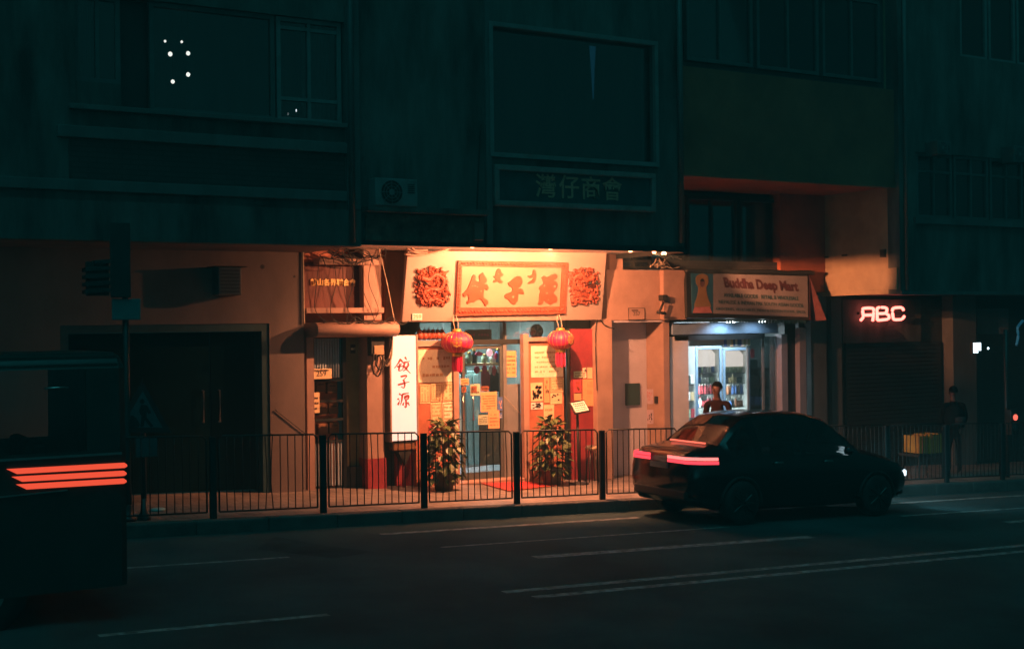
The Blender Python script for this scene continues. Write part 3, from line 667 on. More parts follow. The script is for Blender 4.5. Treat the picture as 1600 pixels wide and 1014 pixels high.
for (x, y, r) in ((238, 370, 8), (275, 368, 9), (306, 380, 8), (355, 440, 9), (803, 520, 15), (1235, 365, 11), (1272, 470, 10), (1380, 375, 14), (1290, 560, 8), (600, 200, 7)):
    dots.prism([SP(*SZ(x+r*math.cos(a*math.pi/4), y+r*1.1*math.sin(a*math.pi/4)), .038) for a in range(8)], -NN*.004)
dots.build('letter_gap', M['sign_inner'], BS)
# carved dragons left and right of the frame: many curling relief strokes round a coiled body
def dragon(cu, cv, wu, hv, flip, seed):
    rn = random.Random(seed); mb = MB()
    def q(x, y, d): return SP(cu+flip*x*wu, cv+y*hv, d)
    outl = [(-.42, -.9), (-.1, -.7), (.15, -1.0), (.55, -.72), (1.05, -.78), (.85, -.55), (.95, -.1), (.8, .0), (.95, .25), (.7, .4), (.9, .62), (.7, 1.0), (.35, .85), (.0, 1.0), (-.4, .85), (-.85, .82), (-.8, .45), (-.95, .2), (-.8, -.1), (-.85, -.4), (-.55, -.6)]
    mb.prism([q(p.x, p.y, .012) for p in smooth_poly([(*p, 0) for p in outl], 4)], -NN*.011)
    body = smooth_line([(-.6, -.45, 0), (-.15, -.35, 0), (.25, -.6, 0), (.7, -.35, 0), (.55, .1, 0), (.0, .12, 0), (-.45, .3, 0), (-.3, .7, 0), (.25, .6, 0), (.7, .75, 0)], 8)
    L = len(body); mb.tube([q(p.x, p.y, .022) for p in body], [.05*(1-.55*i/L) for i in range(L)], 8)
    for i in range(75):
        x, y = rn.uniform(-.85, .9), rn.uniform(-.85, .9); t0 = rn.uniform(0, 6.28); rr = rn.uniform(.10, .24); sg = rn.choice((-1, 1)); pts = []
        for k in range(10):
            t = k/9; a = t0+sg*t*rn.uniform(3.6, 4.4); rad = rr*(1-t*.8); pts.append(q(x+rad*math.cos(a), y+rad*math.sin(a)*.85, .02+.035*t))
        mb.tube(pts, [.007+.012*math.sin(math.pi*(k+.6)/10) for k in range(10)], 5)
    for i in range(26):
        a = i/26*6.283; x, y = .88*math.cos(a), .86*math.sin(a); x *= 1.0; d = a+rn.uniform(-.6, .6)
        mb.tube([q(x, y, .02), q(x+.1*math.cos(d), y+.1*math.sin(d), .03), q(x+.19*math.cos(d+.5), y+.17*math.sin(d+.5), .02)], [.016, .012, .003], 5)
    o = mb.build('dragon_relief', M['carved'], BS, True); o['label'] = 'carved red dragon relief beside the framed characters'
    ey = MB()
    for (x, y, a) in ((-.72, -.22, 1.2), (-.33, -.18, .5)):
        ey.tube([q(x-.12*math.cos(a), y-.12*math.sin(a), .05), q(x, y, .062), q(x+.12*math.cos(a), y+.12*math.sin(a), .05)], [.008, .026, .008], 8)
    ey.build('eye', M['black'], o, True)
dragon(673, 448, 27, 32, 1, 5); dragon(912, 447, 24, 30, -1, 9)
def plate(name, label, u0, v0, u1, v1, Y, txt, size, mpl, mink, plane=None, grp=None):
    x0, x1, z0, z1 = rect(u0, v0, u1, v1, Y)
    t = thing(name, label, 'number plate', ((x0+x1)/2, Y, (z0+z1)/2), grp)
    MB().box(x0, x1, Y-.012, Y, z0, z1).build('plate', mpl, t, bevel=.004)
    text_mb(txt, size, ((x0+x1)/2, Y-.0125, (z0+z1)/2), EX, EZ, .003).build('number', mink, t); return t, x0, x1, z0, z1
t = thing('number_plate', 'small white number plate 259 on the lower left corner of the big sign', 'number plate', SP(651, 495, .01))
MB().prism([SP(643.5, 490, .02), SP(659, 490, .02), SP(659, 500, .02), SP(643.5, 500, .02)], -NN*.019).build('plate', M['white'], t, bevel=.003)
text_mb('259', .10, SP(651, 495, .0205), EX, UP, .003).build('number', M['ink_tan'], t)
t, x0, x1, z0, z1 = plate('number_plate', 'orange-lit plate reading 259 wired to the corrugated gate top', 485, 576, 518, 592, .17, '259', .12, M['p_tan'], M['ink'])
hd_ = MB()
for i in range(12): hd_.box(x0+.05+i*(x1-x0-.1)/12, x0+.05+i*(x1-x0-.1)/12+.012, .154, .1575, z1-.045, z1-.015)
hd_.build('small_print', M['ink'], t)
t, x0, x1, z0, z1 = plate('number_plate', 'framed plate reading 257 on the orange wall above the recessed doorway', 981, 481, 1007, 500, -.002, '257', .11, M['orange_wall'], M['ink'])
fr = MB(); a = .012
fr.box(x0, x1, -.020, -.0145, z1-a, z1); fr.box(x0, x1, -.020, -.0145, z0, z0+a); fr.box(x0, x0+a, -.020, -.0145, z0+a, z1-a); fr.box(x1-a, x1, -.020, -.0145, z0+a, z1-a)
for i in range(9): fr.box(x0+.08+i*.017, x0+.09+i*.017, -.019, -.0145, z1-.06, z1-.035)
fr.build('border', M['ink'], t)

# signboard of the chamber above the restaurant
t = None; cx0, cx1, cz0, cz1 = rect(772, 265, 1023, 327, OV-.06)
t = thing('chamber_signboard', 'long dark framed signboard with four bronze characters below the big window', 'sign', ((cx0+cx1)/2, OV, cz0))
MB().box(cx0+.08, cx1-.08, OV-.05, OV-.004, cz0+.08, cz1-.08).build('board', M['tealpaint'], t)
f = MB(); a = .085
f.box(cx0, cx1, OV-.10, OV-.004, cz1-a, cz1); f.box(cx0, cx1, OV-.10, OV-.004, cz0, cz0+a); f.box(cx0, cx0+a-.003, OV-.10, OV-.004, cz0+a, cz1-a); f.box(cx1-a+.003, cx1, OV-.10, OV-.004, cz0+a, cz1-a)
f.build('frame', mat('stone_frame', (.22, .19, .18), .7, .3, 5, .3), t, bevel=.01)
M['bronze'] = mat('bronze_letters', (.55, .28, .18), .5, .3, 9)
zc_ = (cz0+cz1)/2
for chx, u in zip('灣仔商會', (853, 889, 923, 956)):
    text_mb(chx, .40, (wx(u, 296, OV-.05), OV-.0505, zc_), EX, EZ, .012, bold=.004).build('character', M['bronze'], t)
# gold characters on the maroon name panel
g0, g1 = wx(485, 442, .25), wx(555, 442, .25); zz = wz(520, 442, .25)
text_mb('鶴山各界聯合會', (g1-g0)/7*1.02, ((g0+g1)/2, .2495, zz), EX, EZ, .02, bold=.004, mb=None).build('character', mat('gold_letters', (.9, .62, .22), .5, .1, 5), MBD)

# vertical light box
vx0, vx1, vz0, vz1 = rect(611, 524, 652, 689, -.12)
t = thing('vertical_lightbox', 'tall white light box with three red brush characters at the left of the restaurant', 'light box', ((vx0+vx1)/2, -.2, gz(9)))
MB().box(vx0, vx1, -.10, .12, vz0, vz1).build('case', M['white'], t, bevel=.012)
E_BOX = emit('lightbox_face', (1, .86, .77), .74)
MB().box(vx0+.012, vx1-.012, -.112, -.1005, vz0+.012, vz1-.012).build('face', E_BOX, t)
ed = MB(); ed.box(vx0-.02, vx0+.008, -.125, .13, vz0-.01, vz1+.01); ed.box(vx1-.008, vx1+.02, -.125, .13, vz0-.01, vz1+.01); ed.build('edge_trim', M['orange_wall'], t)
def VZ(x, y): return W(600+x/6.333, 515+y/6.333, -.115)
STK = [[(165, 288), (142, 330), (104, 382)], [(168, 300), (194, 334)], [(150, 345), (178, 342)], [(130, 366), (192, 360)], [(158, 345), (148, 405), (186, 396)], [(196, 350), (186, 392)],
       [(208, 270), (224, 300)], [(192, 328), (256, 312)], [(206, 335), (192, 362)], [(236, 328), (250, 358)], [(240, 352), (214, 392), (188, 410)], [(200, 362), (228, 398), (262, 432)],
       [(165, 465), (216, 454), (222, 466), (194, 496)], [(192, 494), (206, 540), (196, 576), (168, 562)], [(138, 546), (200, 530), (252, 514)],
       [(150, 634), (172, 648)], [(134, 682), (152, 694)], [(138, 745), (156, 700)], [(180, 640), (246, 624)], [(182, 640), (176, 700), (162, 745)], [(202, 662), (240, 652), (238, 684), (206, 688), (202, 662)], [(204, 674), (238, 668)], [(218, 690), (218, 766), (200, 758)], [(186, 748), (198, 718)], [(234, 718), (252, 752)]]
for lo, hi in ((0, 12), (12, 15), (15, 25)):
    sb_ = MB()
    for s_ in STK[lo:hi]:
        q = smooth_line([(*p, 0) for p in s_], 6); n_ = len(q); top = []; bot = []
        for i, p in enumerate(q):
            d = (q[min(i+1, n_-1)]-q[max(i-1, 0)]); d = d.normalized() if d.length > 0 else Vector((1, 0, 0)); nn = Vector((-d.y, d.x, 0)); tt = i/(n_-1)
            w_ = 7.4*(1.15-.55*tt+.2*math.sin(tt*6)); a = VZ(*(p+nn*w_).xy); b = VZ(*(p-nn*w_).xy); top.append((a[0], -.116, a[1])); bot.append((b[0], -.116, b[1]))
        for i in range(n_-1): sb_.prism([top[i], top[i+1], bot[i+1], bot[i]], (0, .0035, 0))
    sb_.build('character', emit('red_film', (.55, .07, .03), .22), t)
ww = rect(640, 691, 655, 745, -.2)
MB().box(vx0+.05, vx1-.01, -.08, .12, vz0-.16, vz0-.012).build('base_tray', M['wood'], t, bevel=.02)
wcx = (vx0+vx1)/2+.03
MB().prism([(wcx-.13, -.06, vz0-.17), (wcx+.13, -.06, vz0-.17), (wcx, -.06, vz0-.42)], (0, .18, 0)).build('bracket', M['black'], t)
MB().tube([(wcx, .0, vz0-.35), (wcx, .0, gz(wcx))], .03, 10).build('post', M['maroon'], t, True)

# ABC neon sign
t = thing('neon_sign', 'glowing red neon letters ABC on the dark wall under the right-hand overhang', 'neon sign', (*[wx(1380, 490, .1), .1], wz(1380, 490, .1)))
def AZ(x, y, Y=.10): p = W(1330+x/16, 460+y/16, Y); return (p[0], Y, p[1])
NE = emit('neon_tube', (1, .15, .115), 6.0)
for L in ([[(235, 650), (300, 560), (285, 400), (320, 350), (520, 345), (560, 390), (555, 520), (535, 670)], [(290, 520), (500, 515)]],
          [[(650, 650), (650, 480), (660, 340), (860, 335), (890, 400), (850, 470), (700, 480)], [(850, 470), (950, 540), (900, 620), (660, 645)]],
          [[(1310, 400), (1250, 330), (1060, 345), (1030, 420), (1050, 590), (1090, 630), (1260, 620), (1330, 540)]]):
    mb = MB()
    for s_ in L: mb.tube([AZ(p.x, p.y) for p in smooth_line([(*q, 0) for q in s_], 4)], .030, 8)
    o = mb.build('letter', NE, t, True)
hb = rect(1343, 487, 1416, 491, .15); MB().box(hb[0], hb[1], .15, .215, hb[2], hb[3]).build('back_rail', M['dark'], t)
for ux in (1352, 1380, 1406): X, Z = W(ux, 490, .12); MB().tube([(X, .10, Z), (X, .17, Z)], .008, 6).build('standoff', M['dark'], t)

# mart sign (leans out at the bottom)
MA = thing('mart_sign', 'faded sign with golden figure, lettered Buddha Deep Mart, above the bright shop', 'sign', (*[wx(1170, 460, -.2), -.2], wz(1170, 460, -.2)))
q0 = Vector((wx(1075, 497, -.42), -.42, wz(1075, 497, -.42))); mup = Vector((0, .22, .72)).normalized(); mn = Vector((0, -mup.z, mup.y))
def MP(u, v, d=0.0): return WP(u, v, q0, mn)+mn*d
mc = [MP(1072, 424), MP(1262, 428), MP(1264, 500), MP(1074, 496)]
MB().prism(mc, -mn*.08).build('frame', M['dark'], MA)
M['banner'] = mat('faded_banner', (.21, .19, .19), .6, .15, 2); M['banner_blue'] = mat('banner_blue', (.02, .10, .16), .6, .2, 3)
MB().prism([MP(1114, 428, .012), MP(1261, 432, .012), MP(1262, 496, .012), MP(1114, 490, .012)], -mn*.011).build('banner', M['banner'], MA)
MB().prism([MP(1079, 427, .012), MP(1113.6, 428, .012), MP(1113.6, 490, .012), MP(1081, 490, .012)], -mn*.011).build('picture_panel', M['banner_blue'], MA)
def BZ(x, y, d=.018): return MP(1040+x/6.154, 410+y/6.154, d)
G1 = mat('golden_figure', (.22, .135, .06), .6, .2, 5)
fig = MB(); q = smooth_poly([(345, 112, 0), (400, 135, 0), (405, 200, 0), (385, 250, 0), (400, 340, 0), (430, 430, 0), (350, 428, 0), (272, 425, 0), (295, 340, 0), (310, 250, 0), (288, 200, 0), (290, 140, 0)], 4)
fig.prism([BZ(p.x, p.y) for p in q], -mn*.005); fig.build('golden_figure', G1, MA)
fig = MB(); fig.prism([BZ(p.x, p.y, .022) for p in smooth_poly([(345, 165, 0), (368, 190, 0), (362, 225, 0), (345, 240, 0), (328, 225, 0), (322, 190, 0)], 3)], -mn*.0035); fig.build('face', M['skin'], MA)
fig = MB(); fig.prism([BZ(p.x, p.y, .025) for p in smooth_poly([(345, 160, 0), (366, 180, 0), (345, 190, 0), (324, 180, 0)], 3)], -mn*.0025); fig.build('hair', M['black'], MA)
fig = MB(); fig.prism([BZ(*p, .021) for p in ((272, 432), (420, 430), (440, 488), (255, 490))], -mn*.003); fig.build('lotus_base', mat('faded_pink', (.38, .14, .13), .6, .3, 5), MA)
def mline(body, x0, x1, y, size, mt, bold=0.0):
    a, b = BZ(x0, y[0], .0125), BZ(x1, y[1], .0125); ex = (b-a).normalized(); ey = mn.cross(ex)
    mb = text_mb(body, size, a, ex, ey, .004, 'LEFT', bold); w = max((Vector(v)-a).dot(ex) for v in mb.v); k = (b-a).length/w
    mb.v = [tuple(a+ex*((Vector(v)-a).dot(ex)*k)+(Vector(v)-a-ex*(Vector(v)-a).dot(ex))) for v in mb.v]
    mb.build('lettering', mt, MA)
RDK = mat('faded_red_print', (.075, .022, .026), .6, .3, 7); GDK = mat('faded_dark_print', (.03, .07, .075), .6, .3, 7)
mline('Buddha Deep Mart', 555, 1270, (200, 240), .27, RDK, .012)
mline('AVAILABLE GOODS   RETAIL & WHOLESALE', 555, 1275, (318, 352), .11, GDK, .003)
mline('NEPALESE & INDIAN PAK SOUTH ASIAN GOODS', 505, 1320, (382, 420), .11, GDK, .001)
mline('GROCERIES, VEGETABLES, FRESH & FROZEN FOODS, SPICES', 480, 1340, (448, 482), .085, GDK, .0)
# side cheek of the sign and its rolled cloth valance
sd_ = MB(); sd_.prism([MP(1264, 428), MP(1264, 500), (MP(1264, 500).x, .0, MP(1264, 500).z+.02), (MP(1264, 428).x, .0, MP(1264, 428).z)], (.04, 0, 0)); sd_.build('side_cheek', mat('cheek_red', (.07, .02, .022), .7, .5, 5), MA)
rl = MB(); rl.tube(smooth_line([tuple(MP(1070+i*20, 424+i*.35+random.uniform(-1, 1), .02)) for i in range(11)], 3), .045, 8); rl.build('rolled_awning', M['dark'], MA, True)
va = MB()
for i in range(38):
    u = 1086+i*4.6; a = MP(u, 497+(u-1080)*.02, .0); b = a+Vector((.055, 0, -.001)); dz = .05+.03*random.random()
    va.prism([a, b, b-Vector((0, 0, dz)), a-Vector((0, 0, dz))], (0, .008, 0))
va.build('valance', M['tealpaint'], MA)
sdc = MB(); a, b = MP(1266, 436), MP(1288, 500); sdc.prism([(a.x, -.2, a.z), (b.x, -.5, b.z), (b.x-.25, -.35, b.z-.02)], (0, .02, 0)); sdc.build('side_flap', mat('flap_red', (.11, .03, .03), .7, .4, 6), MA)
# two little downlights under it
for u, v, r in ((1141.5, 503.5, .05), (1191, 503, .035)):
    X, Z = W(u, v, -.30)
    t = thing('downlight', ['wide bright white downlight', 'small round white downlight'][u > 1150]+' under the mart sign', 'downlight', (X, -.30, Z), 'downlights under the mart sign')
    MB().box(X-r*1.6, X+r*1.6, -.33, -.27, Z-.012, Z+.016).build('lens', emit('cool_lens', (.85, .95, 1), 14), t, bevel=.005)
    MB().box(X-r*1.9, X+r*1.9, -.34, -.25, Z+.0165, Z+.07).build('housing', M['white'], t)
    l = bpy.data.lights.new('lamp_light', 'SPOT'); l.energy = 34 if u < 1150 else 12; l.color = (.6, .8, 1); l.spot_size = R(150); l.shadow_soft_size = .05; l.spot_blend = .6
    o = bpy.data.objects.new('lamp_light', l); col.objects.link(o); o.parent = t; o.location = (0, .0, -.03); o.rotation_euler = (R(25), 0, 0)
# white lit sign and lamps at far right
X, Z = W(1525, 543.5, -.6); t = thing('lit_sign_box', 'small bright white lit sign box hanging far right', 'lit sign', (X, -.6, Z))
MB().box(X-.14, X+.12, -.62, -.56, Z-.13, Z+.13).build('case', M['dark'], t); E_W = emit('white_sign_face', (.75, .92, 1), 2.6)
for a in (-.11, -.03, .06): MB().box(X+a, X+a+.062, -.632, -.621, Z-.11+.05*(a > 0), Z+.11).build('lit_panel', E_W, t)
X, Z = W(1544, 544, -.6); t = thing('small_lamp', 'tiny white lamp just right of the lit white sign box', 'lamp', (X, -.6, Z))
MB().lathe([(.006, -.03), (.022, -.018), (.026, 0), (.012, .025)], (X, -.6, Z), 10).build('bulb', E_W, t, True)
MB().tube([(X, -.6, Z+.02), (X+1.2, -.6, Z+.06)], .008, 6).build('arm', M['dark'], t)
t = thing('neon_tube_light', 'faint blue curved tube light at the far right edge', 'tube light', (wx(1592, 525, -.3), -.3, wz(1592, 525, -.3)))
pts = [W(u, v, -.3) for u, v in ((1598, 501), (1590, 512), (1591, 524), (1588, 540))]
MB().tube(smooth_line([(p[0], -.3, p[1]) for p in pts], 6), .03, 8).build('tube', emit('blue_tube', (.03, .26, .44), .18), t, True)

# ================================================================== RED LANTERNS
def lantern(label, u, v, Y, r=.255, zr=.19):
    X, Z = W(u, v, Y)
    t = thing('red_lantern', label, 'lantern', (X, Y, Z), 'red lanterns hanging from the sign')
    pr = [(r*math.sin(a)*1.0+.03, -zr*math.cos(a)) for a in [math.pi*(.08+.84*i/14) for i in range(15)]]
    MB().lathe(pr, (X, Y, Z), 72, fn=lambda th, i: 1+.022*abs(math.sin(th*9))).build('silk_body', M['red'], t, True)
    rb = MB()
    for k in range(18):
        a = k*math.pi/9; rb.tube([(X+(p[0]+.002)*math.cos(a), Y+(p[0]+.002)*math.sin(a), Z+p[1]) for p in pr], .0045, 5)
    rb.build('rib', M['gold'], t, True)
    cp = MB(); cp.lathe([(.02, .06), (.07, .05), (.085, .0), (.05, -.01)], (X, Y, Z+zr-.01), 24); cp.build('top_cap', M['gold'], t, True)
    cp = MB(); cp.lathe([(.05, .02), (.095, .0), (.085, -.05), (.02, -.055)], (X, Y, Z-zr), 24); cp.build('bottom_cap', M['gold'], t, True)
    ts_ = MB(); rn = random.Random(u)
    for k in range(46):
        a = rn.uniform(0, 6.28); q = rn.uniform(.02, .085); L = rn.uniform(.22, .27)
        ts_.tube([(X+q*math.cos(a), Y+q*math.sin(a), Z-zr-.05), (X+q*1.1*math.cos(a), Y+q*1.1*math.sin(a), Z-zr-.05-L)], [.008, .006], 5)
    ts_.build('tassel', M['red'], t)
    # gold blossom on the silk, on the side the street sees
    em = MB(); fa = R(-118) if u < 800 else R(-72)
    for k in range(9):
        a2 = k*6.283/8; rr_ = 0 if k == 8 else .055; al = fa+rr_*math.cos(a2)/r; zz = rr_*math.sin(a2); pr_ = math.sqrt(max(0, 1-(zz/zr)**2))*r+.034
        c_ = Vector((X+pr_*math.cos(al), Y+pr_*math.sin(al), Z+zz)); nrm = Vector((math.cos(al), math.sin(al), 0)); tg = Vector((-math.sin(al), math.cos(al), 0))
        em.prism([c_+tg*.026*math.cos(b*math.pi/4)+Vector((0, 0, .026*math.sin(b*math.pi/4))) for b in range(8)], -nrm*.012)
    em.build('blossom', M['gold'], t)
    co_ = MB()
    for s_ in (-.03, .03): co_.tube([(X+s_, Y, Z+zr+.03), (X+s_*1.5, Y+.04, Z+zr+.16), (X+s_*.6, Y+.07, wz(u, 492, Y))], .007, 6)
    co_.build('cord', M['cable_pale'], t, True)
lantern('left red silk lantern with gold blossom, hanging before the poster wall beside the glass door', 714, 535, -.28, .238, .18)
lantern('right red silk lantern with gold blossom, hanging before the poster wall near the maroon wall', 876, 531, -.28, .205, .168)

# ================================================================== STREET THINGS
# guard rail: one bay = a post, rails and pickets
PX0, PITCH = 6.66, 1.565
def make_bay(label, i, seed):
    x0 = PX0+PITCH*i; rn = random.Random(seed); Y = -2.6; L = PITCH
    t = thing('guard_rail', label, 'railing', (x0, Y, gz(x0)), 'guard rail bays along the kerb')
    MB().box(x0-.045, x0+.045, Y-.03, Y+.03, gz(x0)-.02, gz(x0)+1.09).build('post', M['rail'], t, bevel=.008)
    def p(dx, h): return (x0+dx, Y, gz(x0+dx)+h)
    a, b = .085, L-.085; tp, bt = 1.10, .085
    rl = MB(); rl.tube([p(a, bt), p(a, tp-.05), p(a+.05, tp), p(b-.05, tp), p(b, tp-.05), p(b, bt)], .013, 8)
    rl.build('top_rail', M['rail'], t, True)
    MB().tube([p(a, bt), p(b, bt)], .012, 8).build('bottom_rail', M['rail'], t, True)
    n = 12
    for k in range(1, n+1):
        d = a+(b-a)*k/(n+1); j = rn.uniform(-.03, .03) if rn.random() < .3 else rn.uniform(-.004, .004)
        MB().tube([p(d, bt), p(d+j, .45), p(d+j*.7, .75), p(d, tp)], .0075, 6).build('picket', M['rail'], t, True)
    return t
BAYL = {-4: 'guard rail bay farthest left, behind the minibus', -3: 'guard rail bay just left of the triangular warning sign, before the wide dark door', -2: 'guard rail bay before the left half of the wide dark door',
        -1: 'guard rail bay before the right edge of the wide dark door', 0: 'guard rail bay before the entrance gate and the vertical light box', 1: 'guard rail bay before the left potted plant and the glass door',
        2: 'guard rail bay before the red mat and right potted plant', 3: 'guard rail bay before the recessed doorway, behind the tail of the car', 4: 'guard rail bay behind the rear window of the car',
        5: 'guard rail bay behind the middle of the car', 6: 'guard rail bay behind the bonnet of the car', 7: 'guard rail bay just beyond the front of the car, caught by its headlights', 8: 'guard rail bay before the dark pedestrian, caught by headlights', 9: 'guard rail bay right of the dark pedestrian', 10: 'guard rail bay at the far right edge of the view'}
for i in sorted(BAYL): make_bay(BAYL[i], i, 40+i)

# air conditioners
def aircon(label, x0, x1, z0, z1, yb, d, mt):
    t = thing('air_conditioner', label, 'air conditioner', ((x0+x1)/2, yb, z0)); yf = yb-d
    MB().box(x0, x1, yf, yb-.003, z0, z1).build('casing', mt, t, bevel=.012)
    r = min((z1-z0)*.43, (x1-x0)*.30); fx = x0+(x1-x0)*.38; fz = (z0+z1)/2
    MB().tube([(fx, yf-.003, fz), (fx, yf+.01, fz)], r, 28).build('fan_opening', M['black'], t)
    g = MB()
    for k in range(4): 
        rr = r*(k+1)/4; g.tube([(fx+rr*math.cos(a*.2618), yf-.012, fz+rr*math.sin(a*.2618)) for a in range(25)], .004, 5)
    for k in range(8): a = k*math.pi/4; g.tube([(fx, yf-.012, fz), (fx+r*math.cos(a), yf-.012, fz+r*math.sin(a))], .004, 5)
    g.build('fan_grille', M['frame_grey'], t)
    MB().tube([(fx, yf-.02, fz), (fx, yf-.004, fz)], r*.22, 14).build('fan_hub', M['frame_grey'], t)
    b = MB()
    for k in range(5): z = z1-.08-k*.03; b.box(x1-(x1-x0)*.24, x1-.05, yf-.006, yf-.0005, z-.008, z+.008)
    b.build('vent', M['dark'], t)
ax0, ax1, az0, az1 = rect(586, 279, 652, 322, OV-.25)
aircon('outdoor air conditioner with round fan on the ledge left of the framed signboard', ax0, ax1, bz1+.103, bz1+.103+(az1-az0), OV-.003, .26, M['frame_grey'])
for u0, v0, u1, v1, lb_ in ((1455, 222, 1477, 244, 'dark window air conditioner above the left windows of the right-hand block'), (1574, 230, 1598, 256, 'dark window air conditioner above the right windows of the right-hand block')):
    a = rect(u0, v0, u1, v1, OV-.15); aircon(lb_, a[0], a[1], a[2], a[3], OV, .3, M['frame_teal'])
# vent box on the left wall
a = rect(340, 418, 376, 461, -.38)
t = thing('vent_box', 'slatted metal vent box jutting from the left wall above the wide dark door', 'vent box', (a[1], 0, a[2]))
MB().prism([(a[0]+.03, 0, a[3]), (a[0], -.42, a[3]), (a[1], -.42, a[3]), (a[1]+.05, 0, a[3])], (0, 0, -(a[3]-a[2]))).build('casing', M['frame_teal'], t, bevel=.01)
sl = MB(); n = 7
for k in range(n): z = a[2]+.05+k*(a[3]-a[2]-.1)/(n-1); sl.box(a[0]+.03, a[1]-.03, -.432, -.421, z-.012, z+.012)
sl.build('slat', M['dark'], t)
sl = MB(); sl.box(a[0]-.05, a[1]+.08, -.44, -.004, a[3]+.003, a[3]+.02); sl.build('rain_lip', M['dark'], t)

# traffic signal and road sign
Xp, Yp = wx(200, 800, -2.45), -2.45
t = thing('traffic_signal', 'tall traffic signal on a thin pole seen from behind, before the left wall', 'traffic signal', (Xp, Yp, gz(Xp)))
MB().tube([(Xp, Yp, gz(Xp)), (Xp, Yp, gz(Xp)+.5), (Xp, Yp, wz(200, 350, Yp))], [.065, .045, .04], 12).build('pole', M['dark'], t, True)
a = rect(172, 348, 204, 465, Yp-.1); MB().box(a[0], a[1], Yp-.11, Yp-.085, a[2], a[3]).build('backing_board', M['dark'], t, bevel=.008)
a2 = rect(176, 356, 198, 460, Yp); MB().box(a2[0], a2[1], Yp-.084, Yp+.16, a2[2], a2[3]).build('signal_head', M['dark'], t, bevel=.02)
a = rect(131, 405, 171, 462, Yp); hv = MB(); n = 5
for k in range(n):
    z1 = a[3]-k*(a[3]-a[2])/n; hv.prism([(a[1], Yp-.1, z1), (a[1], Yp+.12, z1), (a[0]+(.12 if k == 0 else .0), Yp+.12, z1-.02), (a[0]+(.12 if k == 0 else .0), Yp-.1, z1-.02)], (0, 0, -(a[3]-a[2])/n*.55))
hv.box(a[0]+.04, a[1], Yp+.02, Yp+.1, a[2], a[3]-.03); hv.build('side_louvre', M['dark'], t, bevel=.006)
MB().lathe([(.11, 0), (.11, .04), (.07, .06), (.065, .2), (.045, .24)], (Xp, Yp, gz(Xp)), 16).build('base', M['dark'], t, True)
t = thing('street_plate', 'small blank teal plate strapped to the traffic signal pole', 'plate', (Xp, Yp, wz(200, 484, Yp)))
a = rect(175, 467, 220, 500, Yp-.07); MB().box(a[0], a[1], Yp-.075, Yp-.05, a[2], a[3]).build('plate', mat('teal_plate', (.05, .16, .17), .5, .15, 4), t, bevel=.01)
MB().box(Xp-.06, Xp+.06, Yp-.049, Yp+.05, (a[2]+a[3])/2-.02, (a[2]+a[3])/2+.02).build('strap', M['dark'], t)
Xt, Yt = wx(224, 700, -2.42), -2.42
t = thing('warning_sign', 'triangular red bordered warning sign with a walking figure above a small plate', 'road sign', (Xt, Yt, gz(Xt)))
MB().tube([(Xt, Yt, gz(Xt)), (Xt, Yt, wz(222, 610, Yt))], .035, 12).build('post', M['dark'], t, True)
def TZ(u, v, d): x, z = W(u, v, Yt-.05); return (x, Yt-.05-d, z)
M['tri_red'] = mat('faded_sign_red', (.10, .02, .018), .5, .2, 5); M['tri_face'] = mat('dim_sign_face', (.075, .10, .11), .5, .15, 5)
q = smooth_poly([(222, 597, 0), (224, 597, 0), (265, 671, 0), (263, 676, 0), (181, 676, 0), (179, 671, 0)], 2)
MB().prism([TZ(p.x, p.y, .0) for p in q], (0, .012, 0)).build('border', M['tri_red'], t)
MB().prism([TZ(*p, .004) for p in ((223, 611), (254, 668), (190, 668))], (0, .003, 0)).build('face', M['tri_face'], t)
fg = MB()
fg.prism([TZ(222+4*math.cos(k*.785), 627+4*math.sin(k*.785), .008) for k in range(8)], (0, .003, 0))
fg.prism([TZ(*p, .008) for p in ((220, 632), (230, 633), (236, 645), (232, 647), (229, 643), (229, 652), (240, 666), (235, 667), (226, 656), (224, 667), (219, 667), (221, 650), (217, 643))], (0, .003, 0))
fg.prism([TZ(p.x, p.y, .008) for p in smooth_poly([(196, 667, 0), (203, 651, 0), (208, 649, 0), (216, 658, 0), (217, 667, 0)], 2)], (0, .003, 0))
fg.build('pictogram', M['black'], t)
a = rect(212, 682, 246, 714, Yt-.05); MB().box(a[0], a[1], Yt-.055, Yt-.036, a[2], a[3]).build('sub_plate', M['tri_face'], t, bevel=.008)
MB().lathe([(.09, 0), (.09, .05), (.05, .1), (.036, .28)], (Xt, Yt, gz(Xt)), 14).build('base', M['dark'], t, True)
gx_, gy_ = G(247, 798); t = thing('litter_tray', 'small pale teal plastic tray lying on the pavement by the warning sign', 'litter', (gx_, gy_, gz(gx_)))
MB().lathe([(.09, 0.0), (.10, .012), (.10, .03), (.08, .04)], (gx_, gy_, gz(gx_)), 16).build('tray', mat('pale_teal_plastic', (.35, .6, .6), .35, .1, 6), t, True)

# red mat
t = thing('floor_mat', 'bright red mat lying askew on the pavement before the restaurant', 'mat', (*G(810, 759), gz(10.5)))
pm = [G(u, v) for u, v in ((752, 756), (800, 751), (872, 759), (795, 768))]
b_ = MB(); b_.prism([(p[0], p[1], gz(p[0])+.012) for p in pm], (0, 0, -.011)); b_.build('mat_pile', mat('mat_red', (.60, .035, .035), .8, .25, 12), t)
cxm = sum(p[0] for p in pm)/4; cym = sum(p[1] for p in pm)/4
eg = MB()
for i in range(4):
    p, q = pm[i], pm[(i+1) % 4]; eg.tube([(p[0], p[1], gz(p[0])+.010), (q[0], q[1], gz(q[0])+.010)], .016, 6)
eg.build('edging', M['sign_red'], t)
